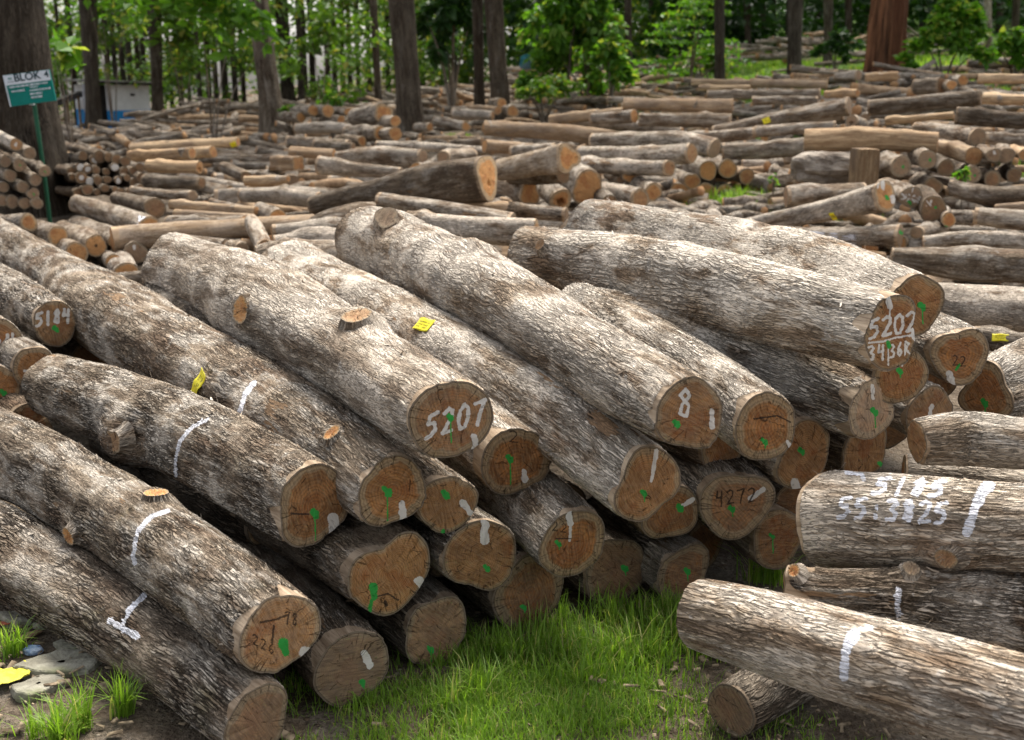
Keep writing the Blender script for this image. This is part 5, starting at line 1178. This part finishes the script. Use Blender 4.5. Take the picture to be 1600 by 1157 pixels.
# old reddish trunk with flutes
def red_tree():
    P, t = at_D(1381, 116, 29.5); P[2] = ground_h(P[0], P[1]) - .1
    root = empty('tree', P, 'reddish brown deeply fluted trunk standing on the far grass at the right', 'tree', 'tall trees standing in the yard')
    n = 120; zs = np.linspace(0, 9, 60); th = np.linspace(0, 2 * np.pi, n, endpoint=False)
    bk = np.stack([np.cos(th)[None] * .5 * np.ones((60, 1)), np.sin(th)[None] * .5 * np.ones((60, 1)), zs[:, None] * np.ones((1, n))], -1)
    fl = np.abs(fbm(bk * np.array([5, 5, .18]), 5, 3)); R = (.43 + .10 * np.exp(-zs / .8) - .012 * zs)[:, None] * (1.1 - .75 * np.clip(.35 - fl, 0, 1)) * (1 + .05 * fbm(bk * 2, 8, 2))
    V = np.stack([R * np.cos(th)[None], R * np.sin(th)[None], zs[:, None] * np.ones((1, n))], -1).reshape(-1, 3)
    i = np.arange(59)[:, None] * n; j = np.arange(n)[None]; j2 = (j + 1) % n
    Fq = np.stack([i + j, i + j2, i + n + j2, i + n + j], -1).reshape(-1, 4)
    m = simple_mat('red_fibrous_bark', (.035, .014, .008), (.36, .16, .08), 6, .9, .08, (1, 1, .07), c3=(.15, .06, .03))
    mesh_obj('trunk', V, Fq, m, root)
    cr = crown_mesh('green', 0)[0].copy(); S.collection.objects.link(cr); cr.parent = root; cr.location = (0, 0, 9.6); cr.scale = (1.5,) * 3
red_tree()

def sapling(label, x, yb, w, hpx, nleaf, leaf, seed, mat, D=None, cat='sapling', name='sapling', layers=False, droop=.35, stem=.035, group='leafy saplings and shrubs', hang=0.0):
    if D is None: P, t = at_ground(x, yb)
    else:
        P, t = at_D(x, yb, D); P[2] = ground_h(P[0], P[1])
    P = np.array(P); W_ = w * t / F; Hh = hpx * t / F
    Q, _ = at_D(x, yb, P[1]); z0 = max(0, Q[2] - P[2])
    root = empty(name, P, label, cat, group); rg = np.random.default_rng(seed); cl = []
    if layers:
        for k in range(9):
            z = z0 + Hh * (k + .6) / 9; wd = W_ * (.55 - .35 * k / 9)
            for a in rg.uniform(0, 6.28, 4): cl.append(((math.cos(a) * wd * .55, math.sin(a) * wd * .55, z), (wd * .5, wd * .5, .05 * Hh * .5)))
    else:
        nb = max(5, int(7 * min(1.5, W_ / 1.5)))
        for k in range(nb):
            a = 6.28 * k / nb + rg.uniform(-.6, .6); z = z0 + Hh * rg.uniform(.25, .95); wd = W_ * .5 * rg.uniform(.55, 1.15)
            for q in (.25, .5, .72, .9, 1.0):
                if rg.random() < .18: continue
                zz = z + Hh * (.12 * q - .30 * q * q * (1 + droop) + rg.uniform(-.05, .05))
                cl.append(((math.cos(a) * wd * q, math.sin(a) * wd * q * .8, max(.1, zz)), W_ * rg.uniform(.045, .13)))
        for k in range(5): cl.append(((rg.normal() * W_ * .1, rg.normal() * W_ * .1, z0 + Hh * rg.uniform(.3, 1.05)), W_ * rg.uniform(.08, .18)))
    V, Fq, lr = leaf_cloud(nleaf, cl, leaf, seed, droop)
    leaf_obj('foliage', V, Fq, lr, mat, root)
    for k in range(4 if stem > 0 else 0):
        a = rg.uniform(0, 6.28); c = cl[rg.integers(0, len(cl))][0]
        bark_obj('stem', [(P + [0, 0, -.05], stem), (P + [c[0] * .4, c[1] * .4, c[2] * .6], stem * .7), (P + np.array(c), stem * .25)], 7, .3, seed + k, root, P, (.3, .4, .2))
    return root
sapling('bright green bushy shrub right of the reddish trunk', 1474, 122, 125, 150, 2300, .17, 401, M_LEAFB, D=27, cat='shrub', name='shrub', droop=.05)
sapling('tall leafy young tree drooping right of the pair of trunks', 885, 108, 160, 190, 2600, .25, 402, M_LEAFB, D=33, droop=.8, stem=.05)
sapling('second drooping young tree, close behind the first', 920, 125, 120, 170, 1500, .26, 422, M_LEAF, D=33, droop=.8, stem=.04)
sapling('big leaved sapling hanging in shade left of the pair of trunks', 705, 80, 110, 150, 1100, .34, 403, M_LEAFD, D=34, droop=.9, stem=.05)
sapling('feathery layered sapling in front of the dark forest', 1078, 120, 190, 130, 1900, .15, 404, M_LEAFB, D=34, layers=True, droop=.1)
sapling('light green bush at the foot of the feathery sapling', 1105, 118, 90, 50, 700, .2, 405, M_LEAF, D=36, cat='shrub', name='shrub')
sapling('vine covered bush right of the drooping young tree', 955, 128, 60, 110, 1100, .2, 406, M_LEAFB, D=31, cat='shrub', name='shrub')
sapling('tall thin sapling with bright leaves left of the leaning trunk', 325, 95, 190, 190, 620, .3, 407, M_LEAFB, D=25, droop=.3, stem=.02)
sapling('leafy shoots beside the sign board', 100, 112, 60, 45, 46, .24, 408, M_LEAFB, D=17, droop=.2, stem=.012)
sapling('thin sapling with yellow green leaves over the hut', 165, 45, 220, 110, 360, .28, 409, M_LEAFB, D=36, stem=.02)
sapling('slender sapling with loose leaves behind the hut corner', 285, 130, 130, 190, 600, .32, 410, M_LEAF, D=38, stem=.02)
sapling('slender sapling with bright leaves right of the leaning trunk', 500, 110, 160, 150, 520, .3, 423, M_LEAF, D=38, stem=.02)
sapling('small bush at the dark forest edge left of the reddish trunk', 1305, 88, 60, 34, 500, .2, 411, M_LEAFD, D=36, cat='shrub', name='shrub')
sapling('low weeds among the far heaps left of centre', 521, 165, 36, 20, 200, .12, 412, M_LEAFB, D=26, cat='weed', name='weed')
sapling('low weeds by the leaning trunk', 455, 178, 30, 14, 160, .12, 413, M_LEAFB, D=25, cat='weed', name='weed')
sapling('broad leaved green plant hanging over the far edge at the right', 1590, 110, 80, 60, 700, .18, 414, M_LEAFB, D=27, cat='shrub', name='shrub')
sapling('patch of wild plants right of the pair of trunks', 850, 150, 110, 30, 900, .14, 415, M_LEAF, D=29, cat='weed', name='weed')
sapling('little green shoots before the grey oval log end', 1505, 278, 18, 18, 60, .06, 416, M_LEAFB, D=11.5, cat='weed', name='weed', stem=.006)
sapling('fresh green weed between the broken ends right of centre', 1208, 296, 12, 26, 26, .05, 417, M_LEAFB, D=12.9, cat='weed', name='weed', stem=.006)

# forest foliage behind: nobody could count it
def forest():
    rg = np.random.default_rng(9)
    def mass(n, x0, x1, ylo, yhi, D0, D1, size, cl_n, seed, rad=(.5, 1.6)):
        cl = []
        for _ in range(cl_n):
            x = rg.uniform(x0, x1); D = rg.uniform(D0, D1); y = rg.uniform(ylo, yhi); P, t = at_D(x, y, D); P[2] = max(P[2], ground_h(P[0], P[1]) + .3)
            cl.append((P, rg.uniform(*rad)))
        return leaf_cloud(n, cl, size, seed)
    def put(name, parts, mat, label):
        V = np.vstack([p[0] for p in parts]); off = 0; F_ = []; lr = np.concatenate([p[2] for p in parts])
        for p in parts: F_.append(p[1] + off); off += len(p[0])
        o = leaf_obj(name, V, np.vstack(F_), lr, mat); tag(o, label, 'foliage', None, 'stuff')
    put('forest_foliage', [mass(38000, -250, 760, -170, 165, 58, 100, .34, 420, 1), mass(7000, 60, 700, -20, 150, 44, 60, .26, 110, 2, (.3, .9)), mass(9000, 640, 1050, -60, 130, 55, 80, .4, 120, 5)], M_LEAF, 'light green leaves of the forest behind the left half of the yard')
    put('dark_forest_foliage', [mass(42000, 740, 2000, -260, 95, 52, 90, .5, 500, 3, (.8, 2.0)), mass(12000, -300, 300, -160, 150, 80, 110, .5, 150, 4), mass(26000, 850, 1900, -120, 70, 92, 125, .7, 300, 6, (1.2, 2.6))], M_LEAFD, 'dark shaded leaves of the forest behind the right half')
forest()

# ------------------------------------------------------------------ grass
def grass(spots, seed, label, name='grass', mat=None):
    """spots: (centre xy, half size xy, count, length, width)"""
    rg = np.random.default_rng(seed); VV = []; FF = []; LR = []; off = 0
    for (cx, cy), (sx, sy), n, ln, wd in spots:
        tuft = rg.normal(size=(max(3, n // 70), 2)); ti = rg.integers(0, len(tuft), n)
        xy = tuft[ti] * .5 + rg.normal(size=(n, 2)) * .13; x = cx + xy[:, 0] * sx; y = cy + xy[:, 1] * sy
        z = ground_h(x, np.maximum(y, 3)) + .005
        a = rg.uniform(0, 6.28, n); l_ = ln * rg.uniform(.35, 1.25, n); w = wd * rg.uniform(.6, 1.3, n); bend = rg.uniform(.15, 1.1, n)
        d = np.stack([np.cos(a), np.sin(a)], -1); p = np.stack([-np.sin(a), np.cos(a)], -1)
        rows = []
        for k, tt in enumerate((0, .35, .7, 1.0)):
            hx = l_ * bend * tt ** 2 * .7; hz = l_ * (tt - .38 * bend * tt ** 2.2); ww = w * (1 - tt ** 2) * (.8 if k == 0 else 1)
            cxy = np.stack([x, y], -1) + d * hx[:, None]
            if k < 3:
                rows += [np.concatenate([cxy - p * ww[:, None], (z + hz)[:, None]], 1), np.concatenate([cxy + p * ww[:, None], (z + hz)[:, None]], 1)]
            else: rows.append(np.concatenate([cxy, (z + hz)[:, None]], 1))
        V = np.stack(rows, 1).reshape(-1, 3); i = off + np.arange(n)[:, None] * 7
        FF += [i + [0, 1, 3], i + [0, 3, 2], i + [2, 3, 5], i + [2, 5, 4], i + [4, 5, 6]]
        VV.append(V); LR.append(np.repeat(rg.random(n), 7)); off += len(V)
    o = mesh_obj(name, np.vstack(VV), np.vstack(FF), mat or M_GRASS, None, {'lr': ('FLOAT', np.concatenate(LR))})
    tag(o, label, 'grass', None, 'stuff')
grass([((.12, 2.86), (.5, .26), 7500, .055, .0017), ((.18, 3.12), (.55, .16), 3600, .09, .002), ((.5, 3.3), (.35, .12), 1300, .12, .0022), ((-.2, 2.85), (.3, .2), 1800, .075, .0018), ((.05, 2.68), (.45, .25), 4200, .06, .0017), ((.12, 3.02), (.5, .14), 330, .15, .0024), ((.5, 3.15), (.3, .08), 200, .16, .0024), ((-.12, 2.85), (.25, .12), 220, .14, .0024), ((.62, 2.72), (.25, .3), 700, .045, .0016), ((.88, 3.62), (.2, .1), 200, .2, .0024), ((-.2, 2.5), (.3, .25), 1500, .06, .0018)], 1,
      'long bright green grass growing at the foot of the front stack')
grass([((-1.15, 2.72), (.10, .08), 260, .16, .0028), ((-1.55, 3.05), (.12, .14), 300, .14, .0026), ((-2.15, 3.7), (.3, .2), 300, .12, .0026), ((-1.3, 2.62), (.15, .1), 220, .12, .0022)], 2, 'tufts of grass beside the long dirty log at the bottom left', 'grass_tufts')
def gp(x, y, n, sx, sy, ln, wd):
    P, t = at_ground(x, y); return ((P[0], P[1]), (sx, sy), n, ln, wd)
grass([gp(1120, 345, 3600, .6, .8, .2, .007), gp(1150, 330, 1500, .4, .5, .3, .007), gp(1290, 396, 1400, .35, .4, .17, .004), gp(1350, 392, 1000, .35, .4, .22, .004), gp(1380, 380, 260, .2, .3, .3, .004), gp(717, 218, 700, .5, .6, .16, .009), gp(450, 236, 500, .5, .5, .12, .01), gp(1578, 285, 300, .4, .4, .3, .006), gp(1440, 380, 120, .3, .2, .2, .004), gp(1560, 165, 300, .6, .5, .2, .008)], 3,
      'bright green grass patches between the logs in the middle of the yard', 'grass_patches')
def far_grass():
    rg = random.Random(2); sp = []
    for _ in range(150):
        x = rg.uniform(840, 1650); y = rg.uniform(58, 150)
        P, t = at_ground(x, y)
        if P[1] > 75 or P[1] < 19: continue
        sp.append(((P[0], P[1]), (1.8, 1.6), 170, .3, .02))
    grass(sp, 4, 'lush green grass on the far slope at the right', 'far_grass')
far_grass()

# ------------------------------------------------------------------ hut
def hut():
    Dh = 48.0
    A, t = at_D(176, 190, Dh); B, _ = at_D(236, 190, Dh + 1.2); z0 = ground_h(A[0], A[1]) - .1
    ztopA = at_D(176, 127, Dh)[0][2]; ztopB = at_D(238, 131, Dh + 1.2)[0][2]; zb = at_D(176, 173, Dh)[0][2]
    root = empty('hut', (A[0], A[1], z0), 'small white hut with a blue painted lower wall and a flat sloping roof', 'hut')
    u = (B - A); u[2] = 0; W_ = np.linalg.norm(u); u /= W_; v = np.array([-u[1], u[0], 0]); dep = 3.2
    ang = math.atan2(u[1], u[0]); R = rotz(ang)
    ws = [M_WALL, M_BLUE]
    def wall(p, L_, th, za, zb_, mat, name, dirv):
        m = MB(); c = p + dirv * L_ / 2; m.box((c[0], c[1], (za + zb_) / 2), (L_, th, zb_ - za), rotz(math.atan2(dirv[1], dirv[0]))); return m.build(name, mat, root)
    p0 = np.array([A[0], A[1], 0])
    wall(p0, W_, .10, z0, zb, M_BLUE, 'painted_band', u); wall(p0, W_, .09, zb, ztopB - .05, M_WALL, 'wall', u)
    # left return wall with a door opening
    wall(p0 + v * .02 - u * .0, dep, .09, zb, ztopB - .05, M_WALL, 'wall', v); wall(p0 + v * .02, dep, .10, z0, zb, M_BLUE, 'painted_band', v)
    # front wall left of the corner, stands back, a dark panel stands in for the doorway's shade
    q = p0 - u * .30 + v * .35
    m = MB(); m.box((q[0], q[1], (z0 + ztopB) / 2), (.5, .06, ztopB - z0 - .1), R); m.build('door', M_DARK, root)
    q2 = p0 - u * .98 + v * .37; wall(q2, .45, .09, zb - .05, ztopA - .1, M_WALLG, 'wall', u); wall(q2, .45, .10, z0, zb - .05, M_BLUE, 'painted_band', u)
    vp = p0 + u * W_ * .55 - v * .06; m = MB(); m.box((vp[0], vp[1], zb + (ztopB - zb) * .58), (.18, .04, .09), R); m.build('vent', M_DARK, root)
    m = MB(); c = p0 + u * (W_ / 2 - .45) + v * dep * .4
    sl = math.atan2(ztopB - ztopA, W_ + 1); m.box((c[0], c[1], (ztopA + ztopB) / 2 + .04), (W_ + 1.25, dep + .9, .06), R @ roty(-sl)); m.build('roof', M_ROOF, root)
    m = MB(); e = p0 + u * (W_ / 2 - .45) - v * .35; m.box((e[0], e[1], (ztopA + ztopB) / 2 - .01), (W_ + 1.25, .04, .12), R @ roty(-sl)); m.build('fascia', M_DARK, root)
    # lean-to roof left of the near trunk
    r2 = empty('lean_to', (A[0] - 3, A[1], z0), 'low lean to with a thin grey roof on posts, left of the hut', 'shelter')
    a0, _ = at_D(84, 163, Dh + .5); a1, _ = at_D(128, 146, Dh + .5)
    m = MB(); d = a1 - a0; m.box((a0 + a1) / 2, (np.linalg.norm(d) + .4, 2.2, .05), roty(-math.atan2(d[2], d[0]))); m.build('roof', M_ROOF, r2)
    for x in (88, 105, 124):
        p, _ = at_D(x, 170, Dh + .2); g0 = ground_h(p[0], p[1]); m = MB(); zt = a0[2] + (a1[2] - a0[2]) * (x - 84) / 44 - .06; m.box((p[0], p[1], (g0 + zt) / 2), (.08, .08, zt - g0)); m.build('post', M_BROWNW, r2)
    b0, _ = at_D(103, 199, Dh - 1); m = MB(); m.box(b0, (.95, .06, .07), roty(-.05)); o = m.build('plank', M_WALL); tag(o, 'thin white plank lying in front of the lean to', 'plank')
M_WALL = simple_mat('white_plaster', (.70, .68, .66), (.82, .80, .78), 2, .9, .002)
M_WALLG = simple_mat('grey_plaster', (.40, .40, .42), (.52, .52, .55), 2, .9, .002)
M_BLUE = simple_mat('blue_paint', (.02, .22, .52), (.03, .28, .62), 2, .7, .002)
M_DARK = simple_mat('opening_shade_dark_trim', (.012, .011, .010), (.03, .026, .022), 4, .9)  # shade inside doorway and vent put into the colour; also colours the fascia
M_ROOF = simple_mat('roof_sheet', (.20, .19, .17), (.42, .39, .35), 3, .8, .004)
hut()

# ------------------------------------------------------------------ sign board
def sign():
    Ds = 13.2
    B0, _ = at_D(77, 334, Ds); T0, _ = at_D(52, 158, Ds); B0[2] = ground_h(B0[0], B0[1]) - .1
    root = empty('sign_board', B0, 'green and white forestry sign board on a leaning green post before the huge trunk', 'sign')
    gm = simple_mat('green_paint', (.012, .07, .035), (.018, .095, .05), 6, .5); bm_ = simple_mat('sign_green', (.0, .155, .125), (.002, .18, .145), 3, .5); wm = simple_mat('sign_white', (.60, .64, .68), (.68, .71, .75), 3, .5); lm = simple_mat('sign_ink', (.02, .05, .06), (.03, .06, .07), 5, .6)
    d = T0 - B0; Ln = np.linalg.norm(d)
    V, Fq, bk = tube_mesh([(B0, .026), ((B0 + T0) / 2 + [.01, 0, 0], .025), (T0 + d / Ln * .3, .024)], 12, .2, 5, (0, 0, 0, 0), 0)
    mesh_obj('post', V - B0, Fq, gm, root)
    cap = MB(); cap.box(T0 + [0, -.045, -.02], (.05, .03, .05)); cap.build('bolt', wm, root)
    C, _ = at_D(47, 138, Ds - .07); w, h = 68 * Ds / F, 46 * Ds / F; R = roty(-.13) @ rotz(.12)
    m = MB(); m.box(C, (w, .03, h), R); m.build('board', bm_, root)
    fr = C + R @ np.array([0, -.018, 0])
    m = MB(); m.box(fr + R @ np.array([0, 0, h * .33]), (w - .01, .005, h * .32), R); m.build('white_panel', wm, root)
    m = MB(); m.box(fr + R @ np.array([-w * .49, -.001, 0]), (.012, .006, h), R); m.build('edge_strip', wm, root)
    def text(body, cx, cz, size, mat):
        cu = bpy.data.curves.new('t', 'FONT'); cu.body = body; cu.size = size; cu.extrude = .001; cu.align_x = 'CENTER'; cu.align_y = 'CENTER'; cu.offset = size * .02
        o = bpy.data.objects.new('t', cu); S.collection.objects.link(o); bpy.context.view_layer.update()
        me = bpy.data.meshes.new_from_object(o); bpy.data.objects.remove(o); bpy.data.curves.remove(cu)
        me.materials.clear(); me.materials.append(mat); me.name = 'lettering'
        o = bpy.data.objects.new('lettering', me); S.collection.objects.link(o); o.parent = root
        p = fr + R @ np.array([cx, -.006, cz]); o.location = tuple(p - B0)
        from mathutils import Matrix
        o.rotation_euler = (Matrix(R.tolist()) @ Matrix.Rotation(math.pi / 2, 3, 'X')).to_euler(); return o
    text('BLOK', 0, h * .36, .115, lm); text('4', w * .42, h * .36, .10, lm)
    # small lines, too small to read in the photograph
    rg = random.Random(3)
    def line(x0, x1, z, hh, mat):
        m = MB(); x = x0
        while x < x1:
            ww = rg.uniform(.006, .014)
            m.box(fr + R @ np.array([x * w, -.004, z * h]), (ww, .002, hh * rg.uniform(.5, 1)), R); x += (ww + rg.uniform(.004, .008)) / w
        m.build('lettering', mat, root)
    line(-.42, -.30, .27, .010, lm); line(-.40, -.33, .37, .03, bm_)
    line(-.42, .42, .10, .024, wm); line(-.38, -.10, -.04, .024, wm); line(.02, .20, .02, .02, wm)
    for z, x1 in ((-.08, .46), (-.19, .24), (-.30, .22)): line(.0, x1, z, .024, wm)
sign()

# ------------------------------------------------------------------ small things
def lump(name, P, sz, seed, mat, label, cat, rot=0, flat=True, group=None):
    n, m = 18, 28; V = []
    for i in range(n + 1):
        for j in range(m):
            a = math.pi * i / n; b = 2 * math.pi * j / m; p = np.array([math.sin(a) * math.cos(b), math.sin(a) * math.sin(b), math.cos(a)])
            p = np.sign(p) * np.abs(p) ** .72
            V.append(p)
    V = np.array(V); V *= (1 + .28 * fbm(V * 1.7 + seed, seed, 3) + .07 * fbm(V * 6 + seed, seed, 2))[:, None]; V = (V * np.array(sz) / 2) @ rotz(rot).T
    f = [(i * m + j, (i + 1) * m + j, (i + 1) * m + (j + 1) % m, i * m + (j + 1) % m) for i in range(n) for j in range(m)]
    o = mesh_obj(name, V, f, mat, smooth=False); o.location = tuple(P); return tag(o, label, cat, group)
M_STONE = simple_mat('flat_stone', (.17, .155, .115), (.36, .34, .27), 9, .9, .008, c3=(.20, .20, .12))
def slab(P, w, h, th, seed, label, rot=0, tilt=0.0):
    rg = np.random.default_rng(seed); n = rg.integers(6, 9); a = np.sort(rg.uniform(0, 2 * np.pi, n)) ; a = np.linspace(0, 2 * np.pi, n, endpoint=False) + rg.uniform(-.3, .3, n)
    c = np.stack([np.cos(a) * w / 2, np.sin(a) * h / 2], -1) * rg.uniform(.75, 1.1, (n, 1)); m = 12
    ring = np.vstack([c[i] + (c[(i + 1) % n] - c[i]) * t for i in range(n) for t in np.linspace(0, 1, m, endpoint=False)]); k = len(ring)
    ring = ring + .006 * np.stack([fbm(np.c_[ring * 40, ring[:, :1] * 0], seed, 3), fbm(np.c_[ring * 40, ring[:, :1] * 0 + 5], seed, 3)], -1)
    V = []; f = []; lv = [(1.0, -th / 2), (1.03, -th * .1), (1.0, th * .4), (.95, th / 2), (.7, th / 2), (.4, th / 2), (.1, th / 2)]
    for sc, z in lv:
        q = ring * sc; zz = z + (.30 * th * fbm(np.c_[q * 16, q[:, :1] * 0], seed + 2, 4) if z > 0 else 0 * q[:, 0]); V.append(np.c_[q, zz])
    V = np.vstack(V) @ roty(tilt).T @ rotz(rot).T
    for l in range(len(lv) - 1):
        for i in range(k): f.append((l * k + i, l * k + (i + 1) % k, (l + 1) * k + (i + 1) % k, (l + 1) * k + i))
    o = mesh_obj('stone', V, f, M_STONE, smooth=False); o.location = tuple(P); tag(o, label, 'stone',  'broken stone slabs at the bottom left')
for k_, (x, y, w, h, th, rt, tl, lab) in enumerate(((96, 1040, .24, .17, .035, .35, .05, 'largest pale broken stone slab at the bottom left'), (122, 1008, .15, .09, .03, -.3, -.1, 'pale slab tucked under the tuft of grass by the dirty log'), (60, 1075, .18, .12, .03, .9, .1, 'pale slab lying nearest the yellow leaf'),
                                     (28, 968, .14, .10, .03, .2, .15, 'brownish slab at the left edge above the blue scrap'), (10, 925, .16, .12, .04, .8, .1, 'grey slab highest at the left edge below the dirty log'), (72, 975, .08, .06, .02, 1.2, 0, 'smallest slab, right of the brownish one'))):
    P, t = at_z(x, y, .02); slab(P, w, h, th, k_ + 3, lab, rt, tl)
P, t = at_z(40, 995, .02); lump('bark_piece', P, (.10, .03, .012), 5, M_BROWNW, 'curled brown bark piece on the earth at the bottom left', 'bark piece', .9)
def sheet(name, P, w, h, rot, mat, label, cat, crumple=.02, seed=1):
    n = 16; V = []
    for i in range(n):
        for j in range(n):
            u, v = i / (n - 1) - .5, j / (n - 1) - .5; k = 1 - 1.1 * abs(v) * (u > 0) * u
            V.append((u * w * k, v * h * k, crumple * (1 + fbm(np.array([[u * 4 + seed, v * 4, 0]]), seed, 3)[0])))
    V = np.array(V) @ rotz(rot).T
    f = [(i * n + j, (i + 1) * n + j, (i + 1) * n + j + 1, i * n + j + 1) for i in range(n - 1) for j in range(n - 1)]
    o = mesh_obj(name, V, f, mat); o.location = tuple(P); o.modifiers.new('s', 'SOLIDIFY').thickness = .0015; return tag(o, label, cat)
P, t = at_z(14, 1062, .02); sheet('fallen_leaf', P, .13, .11, .5, simple_mat('yellow_leaf', (.52, .48, .04), (.66, .60, .08), 12, .6, .002), 'yellow fallen leaf at the bottom left corner', 'leaf', .02, 3)
P, t = at_z(6, 976, .02); sheet('dry_leaf', P, .06, .03, .2, simple_mat('red_leaf', (.25, .06, .03), (.36, .10, .05), 20, .6, .002), 'small red brown dry leaf at the left edge', 'leaf', .006, 5)
P, t = at_z(52, 1016, .02); lump('plastic_scrap', P, (.055, .04, .025), 13, simple_mat('blue_plastic', (.10, .22, .45), (.55, .62, .72), 40, .35, .004, spec=.5), 'crumpled blue and white plastic scrap on the earth', 'litter')
P, t = at_D(828, 97, 33); lump('bundle', P, (.55, .4, .42), 8, simple_mat('teal_cloth', (.02, .14, .16), (.04, .20, .23), 4, .8, .01, c3=(.18, .28, .36)), 'teal cloth bundle on the far heap behind the pair of trunks', 'bundle')
P, t = at_D(934, 74, 36); lump('bundle', P, (.45, .35, .25), 5, simple_mat('pale_blue_cloth', (.20, .27, .42), (.36, .42, .55), 4, .8, .01), 'pale blue bundle among the leaves under the forest', 'bundle')

def litter():
    rg = np.random.default_rng(3); V = []; f = []; n = 2000
    for k in range(n):
        if k < 700: x, y = rg.normal(-1.75, .45), rg.normal(3.0, .45)
        elif k < 1000: x, y = rg.normal(.75, .3), rg.normal(2.7, .25)
        else:
            y = rg.uniform(2.5, 16); x = rg.uniform(-.5, .5) * y * .95
        s = .004 + .022 * rg.random() ** 2 * (1 if y < 5 else 2.2); z = float(ground_h(x, max(y, 3))) + .012 + rg.uniform(0, .012) + (.035 * float(fbm(np.array([x * .8, y * .8, 0]), 3, 4)) + (.012 * float(fbm(np.array([x * 6, y * 6, 0]), 8, 3)) if y < 9 else 0))
        a = rg.uniform(0, 6.28); d = np.array([math.cos(a), math.sin(a), rg.uniform(-.3, .3)]) * s; e = np.array([-math.sin(a), math.cos(a), rg.uniform(-.4, .4)]) * s * rg.uniform(.2, .6); p = np.array([x, y, z]); u = np.array([0, 0, .003])
        o = len(V); V += [p - d - e, p + d - e * .6, p + d * .8 + e, p - d + e * .7, p - d * .9 - e * .8 + u, p + d * .9 - e * .4 + u, p + d * .7 + e * .8 + u, p - d * .8 + e * .5 + u]
        f += [(o + 4, o + 5, o + 6, o + 7), (o, o + 1, o + 5, o + 4), (o + 1, o + 2, o + 6, o + 5), (o + 2, o + 3, o + 7, o + 6), (o + 3, o, o + 4, o + 7)]
    t = NT('chips'); g = t.n('TexCoord').outputs['Object']; nz = t.noise(g, 30, 2).outputs[0]
    t.surf(t.bsdf(t.mix(t.ss(nz, .35, .65), (.07, .05, .03), (.30, .23, .15)), .9)); o = mesh_obj('wood_chips', np.array(V), f, t.m, smooth=False)
    tag(o, 'chips of bark and wood strewn over the earth', 'wood chips', None, 'stuff')
litter()

P, t = at_D(1296, 264, 12.7); lump('wood_block', P, (.84, .42, .36), 15, simple_mat('weathered_block', (.13, .10, .075), (.42, .36, .29), 3.5, .9, .03, (1, 1, 2.2)), 'big splintered block of weathered wood beneath the smooth buff log', 'wood block', .1)
